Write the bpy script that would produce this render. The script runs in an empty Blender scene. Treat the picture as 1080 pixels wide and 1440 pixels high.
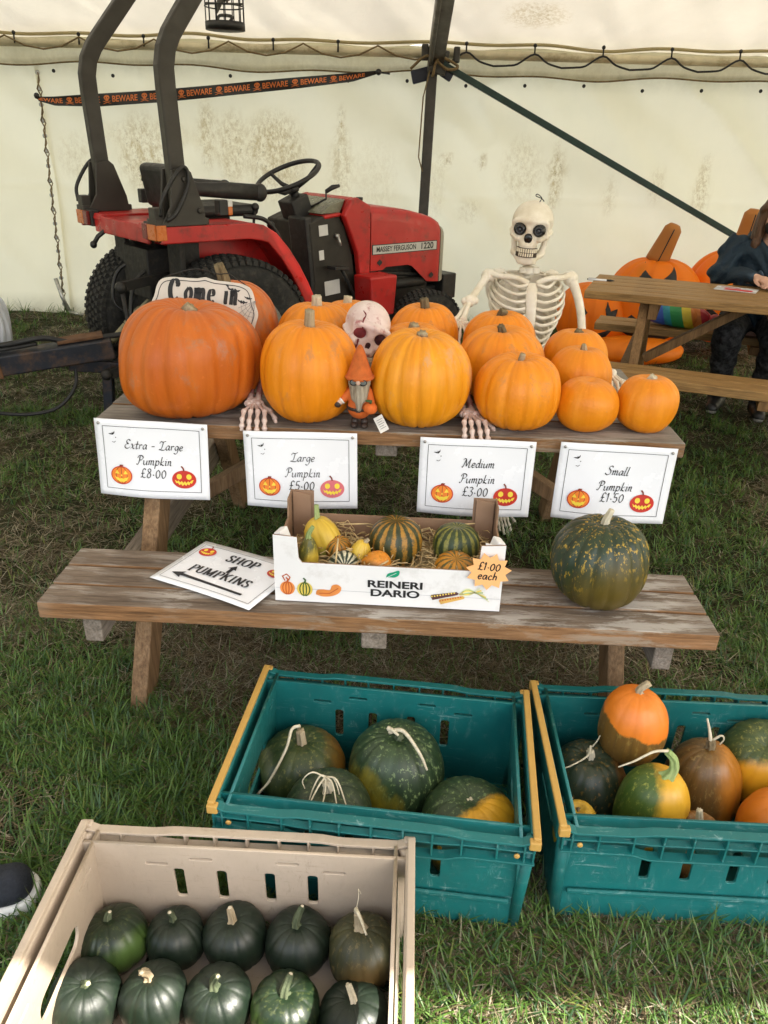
import bpy, bmesh, math, random
import numpy as np
from mathutils import Vector, Matrix, Euler
R = math.radians
random.seed(7); RNG = np.random.default_rng(7)
S = bpy.context.scene
COL = S.collection

# ------------------------------------------------------------------ camera, sky, sun, exposure
def make_camera():
    h, pitch, roll, f = 1.41028, 0.457547, 0.0287707, 1061.787
    fw = Vector((0, math.cos(pitch), -math.sin(pitch))); rt = Vector((1, 0, 0)); up = rt.cross(fw)
    c, s = math.cos(roll), math.sin(roll)
    xr = rt*c + up*s; yu = -rt*s + up*c
    m = Matrix((xr, yu, -fw)).transposed().to_4x4(); m.translation = (0, 0, h)
    cd = bpy.data.cameras.new('camera'); cam = bpy.data.objects.new('camera', cd); COL.objects.link(cam)
    cam.matrix_world = m
    cd.sensor_fit = 'HORIZONTAL'; cd.sensor_width = 36.0; cd.lens = 36.0*f/1080.0
    cd.clip_start = 0.02; cd.clip_end = 500
    S.camera = cam
make_camera()
SUN_EL, SUN_AZ = 46.0, 120.0            # azimuth measured from +Y towards +X
w = bpy.data.worlds.new('World'); S.world = w; w.use_nodes = True
nt = w.node_tree; bg = nt.nodes['Background']
sky = nt.nodes.new('ShaderNodeTexSky'); sky.sky_type = 'NISHITA'; sky.sun_disc = False
sky.sun_elevation = R(SUN_EL); sky.sun_rotation = R(SUN_AZ); sky.air_density = 1.0; sky.dust_density = 4.0; sky.ozone_density = 0.8
tc = nt.nodes.new('ShaderNodeTexCoord'); nz = nt.nodes.new('ShaderNodeTexNoise'); nz.inputs['Scale'].default_value = 3.0; nz.inputs['Detail'].default_value = 6
rp = nt.nodes.new('ShaderNodeValToRGB'); rp.color_ramp.elements[0].position = .42; rp.color_ramp.elements[1].position = .68
mx = nt.nodes.new('ShaderNodeMix'); mx.data_type = 'RGBA'
nt.links.new(tc.outputs['Generated'], nz.inputs['Vector']); nt.links.new(nz.outputs['Fac'], rp.inputs['Fac'])
nt.links.new(rp.outputs['Color'], mx.inputs['Factor']); nt.links.new(sky.outputs['Color'], mx.inputs['A'])
mx.inputs['B'].default_value = (9.5, 9.4, 9.0, 1)          # white cloud
nt.links.new(mx.outputs['Result'], bg.inputs['Color']); bg.inputs['Strength'].default_value = 0.145
sd = bpy.data.lights.new('sun', 'SUN'); sd.energy = 5.0; sd.angle = R(0.55); sd.color = (1, .94, .84)
so = bpy.data.objects.new('sun', sd); COL.objects.link(so); so.location = (10, -8, 14)
az, el = R(SUN_AZ), R(SUN_EL)
so.rotation_euler = Vector((-math.sin(az)*math.cos(el), -math.cos(az)*math.cos(el), -math.sin(el))).to_track_quat('-Z', 'Y').to_euler()
S.view_settings.view_transform = 'Standard'; S.view_settings.look = 'None'; S.view_settings.gamma = 1
S.view_settings.exposure = 1.78
S.render.engine = 'CYCLES'
S.cycles.max_bounces = 8; S.cycles.diffuse_bounces = 4; S.cycles.transparent_max_bounces = 12

# ------------------------------------------------------------------ helpers
def put(o, parent=None, loc=None, rot=None):
    COL.objects.link(o)
    if parent: o.parent = parent
    if loc is not None: o.location = loc
    if rot is not None: o.rotation_euler = rot
    return o
def tag(o, label=None, cat=None, group=None, kind=None):
    if label: o['label'] = label
    if cat: o['category'] = cat
    if group: o['group'] = group
    if kind: o['kind'] = kind
    return o
def thing(name, label, cat, loc=(0, 0, 0), rot=(0, 0, 0), group=None):
    o = bpy.data.objects.new(name, None); o.empty_display_size = .1
    put(o, None, loc, rot); return tag(o, label, cat, group)

def rotm(axis_from, axis_to):
    return Vector(axis_from).rotation_difference(Vector(axis_to)).to_matrix()

class MB:
    """collects primitives; build() links them as one mesh object"""
    def __init__(s): s.v = []; s.f = []; s.m = []; s.sm = []; s.uv = {}
    def add(s, vs, fs, mi=0, smooth=False, M=None):
        b = len(s.v)
        for p in vs:
            p = Vector(p); s.v.append(tuple(M @ p) if M is not None else tuple(p))
        for k, f in enumerate(fs):
            s.f.append([i+b for i in f]); s.m.append(mi if not isinstance(mi, (list, tuple)) else mi[k]); s.sm.append(smooth)
        return s
    def box(s, c, d, rot=None, mi=0, M=None, taper=1.0):
        x, y, z = d[0]/2, d[1]/2, d[2]/2; t = taper
        vs = [(-x, -y, -z), (x, -y, -z), (x, y, -z), (-x, y, -z), (-x*t, -y*t, z), (x*t, -y*t, z), (x*t, y*t, z), (-x*t, y*t, z)]
        fs = [(0, 3, 2, 1), (4, 5, 6, 7), (0, 1, 5, 4), (1, 2, 6, 5), (2, 3, 7, 6), (3, 0, 4, 7)]
        T = Matrix.Translation(c) @ (Euler(rot).to_matrix().to_4x4() if rot else Matrix())
        return s.add(vs, fs, mi, False, (M @ T) if M is not None else T)
    def beam(s, a, b, w, t, mi=0, side=(1, 0, 0)):
        """rectangular bar from a to b, w along `side`, t across"""
        a, b = Vector(a), Vector(b); d = (b-a).normalized(); sx = Vector(side); sx = (sx - d*sx.dot(d)).normalized(); sy = d.cross(sx)
        vs = [p + sx*(w/2*i) + sy*(t/2*j) for p in (a, b) for i, j in ((-1, -1), (1, -1), (1, 1), (-1, 1))]
        return s.add(vs, [(0, 3, 2, 1), (4, 5, 6, 7), (0, 1, 5, 4), (1, 2, 6, 5), (2, 3, 7, 6), (3, 0, 4, 7)], mi)
    def tube(s, pts, r, n=10, mi=0, cap=True, sx=1.0, closed=False, ref=None):
        pts = [Vector(p) for p in pts]; k = len(pts)
        rs = r if isinstance(r, (list, tuple)) else [r]*k
        vs = []; fs = []; prev = None
        for i, p in enumerate(pts):
            if closed: d = (pts[(i+1) % k]-pts[i-1])
            else: d = pts[min(i+1, k-1)]-pts[max(i-1, 0)]
            d.normalize()
            if prev is None:
                u = Vector(ref) if ref else (Vector((0, 0, 1)) if abs(d.z) < .9 else Vector((1, 0, 0)))
            else: u = prev
            u = (u-d*u.dot(d)).normalized(); v = d.cross(u); prev = u
            for j in range(n):
                a = 2*math.pi*j/n; vs.append(p + u*(rs[i]*math.cos(a)) + v*(rs[i]*sx*math.sin(a)))
        for i in range(k if closed else k-1):
            for j in range(n):
                a, b = i*n+j, i*n+(j+1) % n; i2 = (i+1) % k
                fs.append((a, b, i2*n+(j+1) % n, i2*n+j))
        if cap and not closed: fs.append(tuple(range(n-1, -1, -1))); fs.append(tuple((k-1)*n+j for j in range(n)))
        return s.add(vs, fs, mi, True)
    def lathe(s, prof, c=(0, 0, 0), axis=(0, 0, 1), n=24, mi=0, smooth=True, arc=None):
        M = Matrix.Translation(c) @ rotm((0, 0, 1), axis).to_4x4()
        vs = []; fs = []
        for i, (r, z) in enumerate(prof):
            for j in range(n): a = 2*math.pi*j/n; vs.append((r*math.cos(a), r*math.sin(a), z))
        for i in range(len(prof)-1):
            for j in range(n): fs.append((i*n+j, i*n+(j+1) % n, (i+1)*n+(j+1) % n, (i+1)*n+j))
        if prof[0][0] > 1e-6: fs.append(tuple(range(n-1, -1, -1)))
        if prof[-1][0] > 1e-6: fs.append(tuple((len(prof)-1)*n+j for j in range(n)))
        return s.add(vs, fs, mi, smooth, M)
    def ball(s, c, r, n=16, mi=0, rot=None):
        r = (r, r, r) if not hasattr(r, '__len__') else r
        vs = []; fs = []; m = max(6, n*2//3)
        for i in range(m+1):
            t = math.pi*i/m
            for j in range(n): a = 2*math.pi*j/n; vs.append((r[0]*math.sin(t)*math.cos(a), r[1]*math.sin(t)*math.sin(a), r[2]*math.cos(t)))
        for i in range(m):
            for j in range(n): fs.append((i*n+j, (i+1)*n+j, (i+1)*n+(j+1) % n, i*n+(j+1) % n))
        M = Matrix.Translation(c) @ (Euler(rot).to_matrix().to_4x4() if rot else Matrix())
        return s.add(vs, fs, mi, True, M)
    def prism(s, poly, t0, t1, M=None, mi=0, smooth=False):
        """polygon (x,y) extruded in z t0..t1, then transformed"""
        n = len(poly)
        vs = [(x, y, t0) for x, y in poly]+[(x, y, t1) for x, y in poly]
        fs = [tuple(range(n-1, -1, -1)), tuple(range(n, 2*n))]+[(i, (i+1) % n, n+(i+1) % n, n+i) for i in range(n)]
        return s.add(vs, fs, mi, smooth, M)
    def build(s, name, mats, parent=None, loc=None, rot=None, bevel=0, seg=2, subd=0, smooth=None, auto=None):
        me = bpy.data.meshes.new(name); me.from_pydata(s.v, [], s.f)
        if not isinstance(mats, (list, tuple)): mats = [mats]
        for m in mats: me.materials.append(m)
        me.polygons.foreach_set('material_index', s.m)
        me.polygons.foreach_set('use_smooth', [bool(x) if smooth is None else smooth for x in s.sm])
        bm = bmesh.new(); bm.from_mesh(me); bmesh.ops.remove_doubles(bm, verts=bm.verts, dist=1e-6); bmesh.ops.recalc_face_normals(bm, faces=bm.faces); bm.to_mesh(me); bm.free()
        o = bpy.data.objects.new(name, me); put(o, parent, loc, rot)
        if bevel:
            b = o.modifiers.new('bevel', 'BEVEL'); b.width = bevel; b.segments = seg; b.limit_method = 'ANGLE'; b.angle_limit = R(40)
        if subd:
            q = o.modifiers.new('sub', 'SUBSURF'); q.levels = subd; q.render_levels = subd
        return o

def grid_obj(name, P, mats, parent=None, smooth=True, attr=None, loc=None, rot=None):
    """P: (n,m,3) array of points"""
    n, m, _ = P.shape
    idx = np.arange(n*m).reshape(n, m)
    F = np.stack([idx[:-1, :-1], idx[1:, :-1], idx[1:, 1:], idx[:-1, 1:]], -1).reshape(-1, 4)
    return np_mesh(name, P.reshape(-1, 3), F, mats, parent, smooth, attr, loc, rot)
def np_mesh(name, V, F, mats, parent=None, smooth=True, attr=None, loc=None, rot=None):
    V = np.asarray(V, np.float32); F = np.asarray(F, np.int32); k = F.shape[1]
    me = bpy.data.meshes.new(name); me.vertices.add(len(V)); me.vertices.foreach_set('co', V.ravel())
    me.loops.add(F.size); me.loops.foreach_set('vertex_index', F.ravel())
    me.polygons.add(len(F)); me.polygons.foreach_set('loop_start', np.arange(0, F.size, k, dtype=np.int32))
    me.polygons.foreach_set('use_smooth', np.full(len(F), smooth))
    if attr:
        for nm, val in attr.items():
            val = np.asarray(val, np.float32)
            if val.ndim == 1:
                a = me.attributes.new(nm, 'FLOAT', 'POINT'); a.data.foreach_set('value', val)
            else:
                a = me.attributes.new(nm, 'FLOAT_COLOR', 'POINT'); a.data.foreach_set('color', np.c_[val, np.ones(len(val))].astype(np.float32).ravel())
    me.update(); me.validate()
    if not isinstance(mats, (list, tuple)): mats = [mats]
    for m_ in mats: me.materials.append(m_)
    o = bpy.data.objects.new(name, me); put(o, parent, loc, rot); return o

# signed distance surfaces (naive surface nets)
def sd_ell(P, c, r):
    q = (P-np.array(c)); r = np.array(r); k0 = np.sqrt(((q/r)**2).sum(-1)); k1 = np.sqrt(((q/r**2)**2).sum(-1))+1e-9
    return k0*(k0-1)/k1
def sd_cap(P, a, b, ra, rb=None):
    rb = ra if rb is None else rb
    a = np.array(a, float); b = np.array(b, float); ba = b-a
    t = np.clip(((P-a)@ba)/(ba@ba+1e-12), 0, 1)
    return np.sqrt((((P-a)-t[..., None]*ba)**2).sum(-1))-(ra+(rb-ra)*t)
def smin(a, b, k):
    h = np.clip(.5+.5*(b-a)/k, 0, 1); return b*(1-h)+a*h-k*h*(1-h)
def smax(a, b, k): return -smin(-a, -b, k)
def sdf_obj(name, fn, lo, hi, res, mats, parent=None, loc=None, rot=None, attr=None):
    lo = np.array(lo, float); hi = np.array(hi, float); n = np.maximum(((hi-lo)/res).astype(int)+2, 4)
    ax = [lo[i]+np.arange(n[i])*res for i in range(3)]
    G = np.stack(np.meshgrid(*ax, indexing='ij'), -1); D = fn(G)
    ins = D < 0
    acc = np.zeros(tuple(n-1)+(3,)); cnt = np.zeros(tuple(n-1))
    corners = [(i, j, k) for i in (0, 1) for j in (0, 1) for k in (0, 1)]
    sl = lambda c: tuple(slice(c[d], n[d]-1+c[d]) for d in range(3))
    for a in range(8):
        for b in range(a+1, 8):
            ca, cb = corners[a], corners[b]
            if sum(abs(ca[d]-cb[d]) for d in range(3)) != 1: continue
            da, db = D[sl(ca)], D[sl(cb)]; cr = (da < 0) != (db < 0)
            t = np.where(cr, da/(da-db+1e-20), 0)
            p = G[sl(ca)]+(G[sl(cb)]-G[sl(ca)])*t[..., None]
            acc += p*cr[..., None]; cnt += cr
    act = cnt > 0; vid = -np.ones(act.shape, int); vid[act] = np.arange(act.sum()); V = acc[act]/cnt[act][:, None]
    F = []
    for d in range(3):
        e1, e2 = [(1, 2), (2, 0), (0, 1)][d]
        A = [slice(1, -1)]*3; A[d] = slice(0, -1); B = [slice(1, -1)]*3; B[d] = slice(1, None)
        ia, ib = ins[tuple(A)], ins[tuple(B)]
        for flip in (0, 1):
            w_ = np.argwhere(ia & ~ib if not flip else ~ia & ib)
            if not len(w_): continue
            base = w_.copy(); base[:, e1] += 1; base[:, e2] += 1      # vertex index of lower grid node
            def cell(o1, o2):
                c = base.copy(); c[:, e1] -= o1; c[:, e2] -= o2; return vid[c[:, 0], c[:, 1], c[:, 2]]
            q = np.stack([cell(0, 0), cell(1, 0), cell(1, 1), cell(0, 1)], 1)
            F.append(q if not flip else q[:, ::-1])
    F = np.concatenate(F); F = F[(F >= 0).all(1)]
    return np_mesh(name, V, F, mats, parent, True, attr(V) if attr else None, loc, rot)

def bake_curve(name, splines, depth, bev, mats, parent=None, M=None, loc=None, rot=None):
    """2D filled curve with holes, extruded"""
    cu = bpy.data.curves.new(name, 'CURVE'); cu.dimensions = '2D'; cu.fill_mode = 'BOTH'; cu.extrude = depth/2; cu.bevel_depth = bev; cu.bevel_resolution = 1
    for pts in splines:
        sp = cu.splines.new('POLY'); sp.points.add(len(pts)-1); sp.use_cyclic_u = True
        for p, q in zip(sp.points, pts): p.co = (q[0], q[1], 0, 1)
    tmp = bpy.data.objects.new('tmp', cu); COL.objects.link(tmp); bpy.context.view_layer.update()
    me = bpy.data.meshes.new_from_object(tmp.evaluated_get(bpy.context.evaluated_depsgraph_get()))
    bpy.data.objects.remove(tmp); bpy.data.curves.remove(cu)
    me.name = name
    if M is not None: me.transform(M)
    me.materials.clear()
    for m in (mats if isinstance(mats, (list, tuple)) else [mats]): me.materials.append(m)
    me.polygons.foreach_set('material_index', [0]*len(me.polygons))
    o = bpy.data.objects.new(name, me); return put(o, parent, loc, rot)
def rrect(cx, cy, w_, h_, r, n=4):
    out = []
    r = min(r, w_/2-1e-5, h_/2-1e-5)
    for k, (sx, sy) in enumerate(((1, 1), (-1, 1), (-1, -1), (1, -1))):
        for i in range(n+1):
            a = math.pi/2*(k+i/n); out.append((cx+sx*(w_/2-r)+r*math.cos(a), cy+sy*(h_/2-r)+r*math.sin(a)))
    return out
def text_mesh(txt, size, shear=0, bold=0, sx=1.0):
    cu = bpy.data.curves.new('t', 'FONT'); cu.body = txt; cu.size = size; cu.shear = shear; cu.offset = bold; cu.align_x = 'CENTER'; cu.align_y = 'CENTER'
    tmp = bpy.data.objects.new('tmp', cu); COL.objects.link(tmp); bpy.context.view_layer.update()
    me = bpy.data.meshes.new_from_object(tmp.evaluated_get(bpy.context.evaluated_depsgraph_get()))
    vs = [(v.co.x*sx, v.co.y) for v in me.vertices]; fs = [tuple(p.vertices) for p in me.polygons]
    bpy.data.objects.remove(tmp); bpy.data.curves.remove(cu); bpy.data.meshes.remove(me)
    return vs, fs

def catmull(pts, k=6):
    if len(pts) < 3: return [tuple(p) for p in pts]
    P = [np.array(p, float) for p in pts]; P = [2*P[0]-P[1]]+P+[2*P[-1]-P[-2]]; out = []
    for i in range(1, len(P)-2):
        for t in np.arange(k)/k:
            a, b, c, d = P[i-1:i+3]
            out.append(tuple(.5*((2*b)+(c-a)*t+(2*a-5*b+4*c-d)*t*t+(3*b-a-3*c+d)*t**3)))
    out.append(tuple(P[-2])); return out
GL = {  # pen strokes in an em box: baseline 0, x-height .5, capitals 1
 'E': (.62, [[(.55,.85),(.42,1),(.22,.95),(.18,.72),(.35,.55),(.44,.53)], [(.4,.55),(.14,.45),(.06,.2),(.25,0),(.5,.06),(.62,.2)]]),
 'x': (.42, [[(.0,.46),(.12,.5),(.3,.02),(.44,.05)], [(.42,.48),(.02,.0)]]),
 't': (.32, [[(.2,.85),(.13,.1),(.22,0),(.35,.1)], [(.0,.5),(.34,.53)]]),
 'r': (.36, [[(.03,.46),(.1,.42),(.08,0)], [(.09,.3),(.2,.48),(.36,.44)]]),
 'a': (.47, [[(.4,.45),(.2,.5),(.05,.25),(.12,.02),(.28,.08),(.4,.45)], [(.4,.48),(.38,.08),(.5,.04)]]),
 'L': (.66, [[(.0,.72),(.1,.95),(.35,.9),(.65,1.02)], [(.38,.92),(.32,.3),(.2,.05),(.02,.02)], [(.05,.06),(.3,.0),(.6,.0),(.72,.15)]]),
 'g': (.44, [[(.38,.42),(.2,.5),(.05,.28),(.15,.05),(.3,.12),(.4,.45)], [(.4,.48),(.38,-.15),(.22,-.38),(.0,-.3)]]),
 'e': (.38, [[(.06,.25),(.32,.3),(.3,.48),(.12,.46),(.05,.2),(.18,0),(.38,.1)]]),
 'P': (.58, [[(.22,.95),(.22,.4),(.12,.02),(-.04,.06)], [(.0,.72),(.1,.98),(.4,1.0),(.58,.8),(.45,.55),(.22,.5)]]),
 'u': (.48, [[(.0,.46),(.06,.4),(.08,.1),(.2,0),(.36,.2),(.4,.48)], [(.4,.48),(.4,.06),(.5,.03)]]),
 'm': (.66, [[(.0,.45),(.08,.46),(.08,0)], [(.08,.3),(.22,.5),(.3,.4),(.3,0)], [(.3,.3),(.44,.5),(.54,.4),(.54,.05),(.66,.04)]]),
 'n': (.44, [[(.0,.45),(.08,.46),(.08,0)], [(.08,.3),(.22,.5),(.32,.4),(.32,.05),(.44,.04)]]),
 'p': (.45, [[(.0,.46),(.08,.46),(.06,-.4)], [(.08,.3),(.22,.5),(.4,.35),(.34,.05),(.18,0),(.08,.12)]]),
 'k': (.44, [[(.12,.95),(.07,0)], [(.38,.5),(.1,.22),(.34,.02),(.45,.05)]]),
 'i': (.2, [[(.0,.45),(.1,.45),(.09,.06),(.2,.04)], [(.11,.68),(.15,.73)]]),
 'M': (.9, [[(-.02,.1),(.06,.0),(.16,.4),(.24,.95)], [(.24,.95),(.42,.12)], [(.42,.12),(.72,.98)], [(.72,.98),(.7,.1),(.8,.0),(.9,.1)], [(.24,.95),(.06,.98),(-.04,.82)]]),
 'd': (.47, [[(.38,.4),(.2,.5),(.05,.25),(.15,.02),(.32,.1),(.4,.4)], [(.36,.98),(.4,.4),(.4,.06),(.5,.03)]]),
 'S': (.58, [[(.56,.85),(.42,1),(.22,.92),(.2,.72),(.45,.45),(.45,.15),(.22,0),(.0,.1),(-.04,.22)]]),
 'l': (.22, [[(.12,.98),(.08,.1),(.16,0),(.25,.05)]]),
 '£': (.5, [[(.48,.8),(.34,.95),(.18,.75),(.2,.4),(.15,.1),(.02,.02)], [(.02,.02),(.2,.08),(.38,0),(.5,.06)], [(.04,.44),(.38,.46)]]),
 '8': (.48, [[(.4,.82),(.25,.95),(.1,.8),(.2,.6),(.38,.4),(.36,.1),(.2,0),(.06,.15),(.14,.4),(.34,.6),(.4,.82)]]),
 '0': (.48, [[(.25,.85),(.07,.6),(.08,.2),(.22,0),(.4,.2),(.42,.6),(.25,.85)]]),
 '5': (.46, [[(.42,.9),(.14,.88)], [(.14,.88),(.1,.5),(.3,.52),(.4,.3),(.28,.02),(.03,.08)]]),
 '3': (.44, [[(.06,.85),(.25,.93),(.38,.75),(.2,.52)], [(.2,.52),(.4,.35),(.32,.05),(.14,-.02),(.0,.1)]]),
 '1': (.26, [[(.02,.7),(.14,.9),(.12,0)]]),
 '.': (.2, [[(.07,.32),(.11,.36)]]), ',': (.16, [[(.05,.02),(.08,.05)]]),
 '-': (.42, [[(.05,.32),(.37,.35)]]), ' ': (.3, []),
 'c': (.36, [[(.34,.42),(.2,.5),(.05,.3),(.1,.05),(.24,0),(.36,.1)]]),
 'h': (.42, [[(.1,.95),(.06,0)], [(.07,.3),(.24,.5),(.34,.36),(.34,0)]]),
 'o': (.42, [[(.22,.5),(.05,.3),(.1,.05),(.24,0),(.38,.2),(.34,.44),(.22,.5)]]),
 'C': (.55, [[(.5,.78),(.4,.97),(.2,.95),(.06,.6),(.1,.15),(.3,0),(.52,.15)], [(.36,.7),(.46,.72),(.5,.84)]]),
}
GS = {  # upright serif capitals, straight unless flagged
 'S': (.56, 1, [[(.48,.78),(.38,.96),(.2,.97),(.09,.8),(.2,.58),(.4,.44),(.48,.22),(.34,.02),(.14,.04),(.05,.24)]]),
 'H': (.8, 0, [[(.14,0),(.14,1)], [(.64,0),(.64,1)], [(.14,.5),(.64,.5)], [(.02,0),(.27,0)], [(.02,1),(.27,1)], [(.52,0),(.77,0)], [(.52,1),(.77,1)]]),
 'O': (.76, 1, [[(.38,1),(.12,.82),(.08,.5),(.14,.14),(.38,0),(.62,.16),(.68,.5),(.62,.84),(.38,1)]]),
 'P': (.64, 2, [[(.14,0),(.14,1)], [(.02,0),(.28,0)], [(.02,1),(.3,1)], [(.14,1),(.4,.99),(.56,.86),(.55,.62),(.4,.5),(.14,.49)]]),
 'U': (.76, 2, [[(.02,1),(.28,1)], [(.5,1),(.74,1)], [(.14,1),(.14,.6),(.15,.2),(.38,0),(.6,.18),(.62,.6),(.62,1)]]),
 'M': (.94, 0, [[(.14,0),(.14,1)], [(.14,1),(.45,.05)], [(.45,.05),(.76,1)], [(.76,1),(.76,0)], [(.02,0),(.26,0)], [(.02,1),(.18,1)], [(.64,0),(.9,0)], [(.72,1),(.9,1)]]),
 'K': (.78, 0, [[(.14,0),(.14,1)], [(.14,.4),(.6,1)], [(.3,.6),(.64,0)], [(.02,0),(.28,0)], [(.02,1),(.28,1)], [(.48,1),(.72,1)], [(.52,0),(.76,0)]]),
 'I': (.36, 0, [[(.16,0),(.16,1)], [(.03,0),(.3,0)], [(.03,1),(.3,1)]]),
 'N': (.8, 0, [[(.14,0),(.14,1)], [(.14,1),(.64,0)], [(.64,0),(.64,1)], [(.02,0),(.26,0)], [(.02,1),(.18,1)], [(.52,1),(.76,1)]]),
}
def ribbon(pts, wmax, wmin, ang):
    nb = np.array([math.cos(ang), math.sin(ang)]); P = np.array(pts, float); n = len(P); L = []; Rr = []
    for i in range(n):
        d = P[min(i+1, n-1)]-P[max(i-1, 0)]; d /= (np.linalg.norm(d)+1e-9); pr = np.array([-d[1], d[0]])
        wd = wmin+(wmax-wmin)*abs(pr @ nb); L.append(P[i]+pr*wd/2); Rr.append(P[i]-pr*wd/2)
    return L, Rr
class Flat:
    """flat printed shapes in sheet coordinates; warp() puts them on the sheet"""
    def __init__(s): s.v = []; s.f = []; s.m = []
    def poly(s, pts, mi, lay=1):
        b = len(s.v); s.v += [(x, y, lay*.00045) for x, y in pts]; s.f.append(list(range(b, b+len(pts)))); s.m.append(mi)
    def ell(s, cx, cy, rx, ry, mi, lay=1, n=28): s.poly([(cx+rx*math.cos(2*math.pi*i/n), cy+ry*math.sin(2*math.pi*i/n)) for i in range(n)], mi, lay)
    def line(s, pts, w_, mi, lay=1, wmin=None, ang=0.7):
        L, Q = ribbon(pts, w_, w_ if wmin is None else wmin, ang); b = len(s.v); n = len(L)
        s.v += [(p[0], p[1], lay*.00045) for p in L]+[(p[0], p[1], lay*.00045) for p in Q]
        for i in range(n-1): s.f.append([b+i, b+i+1, b+n+i+1, b+n+i]); s.m.append(mi)
    def frame(s, x0, y0, x1, y1, w_, mi, lay=1, k=8):
        for a, b in (((x0, y0), (x1, y0)), ((x1, y0), (x1, y1)), ((x1, y1), (x0, y1)), ((x0, y1), (x0, y0))):
            s.line([(a[0]+(b[0]-a[0])*i/k, a[1]+(b[1]-a[1])*i/k) for i in range(k+1)], w_, mi, lay)
    def write(s, txt, cx, cy, em, mi, lay=2, wmax=.11, wmin=.03, ang=.75, slant=.25, track=.06, rot=0, sx=1.0, serif=False):
        G = GS if serif else GL
        W = sum(G[c][0]*sx+track for c in txt)*em; x = -W/2; c_, s_ = math.cos(rot), math.sin(rot)
        for c in txt:
            g = G[c]; mode = g[1] if serif else 1
            for st in g[-1]:
                pts = catmull(st, 5) if (mode == 1 or (mode == 2 and len(st) > 2)) else st
                if len(st) == 2: pts = st
                q = [((px*sx+slant*py)*em+x, py*em) for px, py in pts]
                q = [(cx+c_*a-s_*b, cy+s_*a+c_*b) for a, b in q]
                s.line(q, wmax*em, mi, lay, wmin*em, ang)
            if c == '.': s.ell(cx+c_*(x+.14*em)-s_*.3*em, cy+s_*(x+.14*em)+c_*.3*em, .065*em, .065*em, mi, lay, 8)
            x += (g[0]*sx+track)*em
    def type(s, txt, cx, cy, size, mi, lay=2, shear=0, bold=0, sx=1.0, rot=0):
        vs, fs = text_mesh(txt, size, shear, bold, sx); b = len(s.v); c_, s_ = math.cos(rot), math.sin(rot)
        s.v += [(cx+c_*x-s_*y, cy+s_*x+c_*y, lay*.00045) for x, y in vs]
        for f in fs: s.f.append([i+b for i in f]); s.m.append(mi)
    def build(s, name, mats, parent, warp=None, loc=None, rot=None):
        v = [warp(*p) if warp else p for p in s.v]
        me = bpy.data.meshes.new(name); me.from_pydata(v, [], s.f)
        for m in mats: me.materials.append(m)
        me.polygons.foreach_set('material_index', s.m)
        o = bpy.data.objects.new(name, me); return put(o, parent, loc, rot)

# ------------------------------------------------------------------ materials
class NT:
    def __init__(s, name):
        s.mat = bpy.data.materials.new(name); s.mat.use_nodes = True; s.t = s.mat.node_tree; s.p = s.t.nodes['Principled BSDF']; s.out = s.t.nodes['Material Output']
    def n(s, typ, **kw):
        nd = s.t.nodes.new(typ)
        for k, v in kw.items():
            if k in nd.inputs: s.set(nd.inputs[k], v)
            else: setattr(nd, k, v)
        return nd
    def set(s, inp, v):
        if hasattr(v, 'links') or isinstance(v, bpy.types.NodeSocket): s.t.links.new(v, inp)
        else: inp.default_value = v
    def coord(s, scale=(1, 1, 1), kind='Object', rot=(0, 0, 0), loc=(0, 0, 0)):
        tc = s.n('ShaderNodeTexCoord'); mp = s.n('ShaderNodeMapping'); mp.inputs['Scale'].default_value = scale; mp.inputs['Rotation'].default_value = rot; mp.inputs['Location'].default_value = loc
        s.t.links.new(tc.outputs[kind], mp.inputs['Vector']); return mp.outputs[0]
    def noise(s, vec, scale=5, detail=5, rough=.6, dist=0): return s.n('ShaderNodeTexNoise', Vector=vec, Scale=scale, Detail=detail, Roughness=rough, Distortion=dist).outputs['Fac']
    def ramp(s, fac, stops):
        r = s.n('ShaderNodeValToRGB'); e = r.color_ramp.elements
        while len(e) < len(stops): e.new(.5)
        for el, (p, c) in zip(e, stops): el.position = p; el.color = (c if hasattr(c, '__len__') else (c, c, c))[:3]+(1,) if hasattr(c, '__len__') else (c, c, c, 1)
        s.set(r.inputs['Fac'], fac); return r.outputs['Color']
    def mix(s, fac, a, b, mode='MIX'):
        m = s.n('ShaderNodeMix', data_type='RGBA', blend_type=mode); s.set(m.inputs['Factor'], fac)
        for k, v in (('A', a), ('B', b)):
            if isinstance(v, tuple): v = v[:3]+(1,)
            s.set(m.inputs[k], v)
        return m.outputs['Result']
    def math(s, op, a, b=0, clamp=False):
        m = s.n('ShaderNodeMath', operation=op, use_clamp=clamp); s.set(m.inputs[0], a); s.set(m.inputs[1], b); return m.outputs[0]
    def bump(s, height, strength=.3, dist=.01):
        b = s.n('ShaderNodeBump', Strength=strength, Distance=dist); s.set(b.inputs['Height'], height); s.t.links.new(b.outputs[0], s.p.inputs['Normal']); return b
    def attr(s, name): return s.n('ShaderNodeAttribute', attribute_name=name)
    def base(s, c, rough=.5, metal=0, spec=.5):
        s.set(s.p.inputs['Base Color'], c if not isinstance(c, tuple) else c[:3]+(1,)); s.set(s.p.inputs['Roughness'], rough); s.p.inputs['Metallic'].default_value = metal
        s.p.inputs['Specular IOR Level'].default_value = spec; return s.mat
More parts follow.
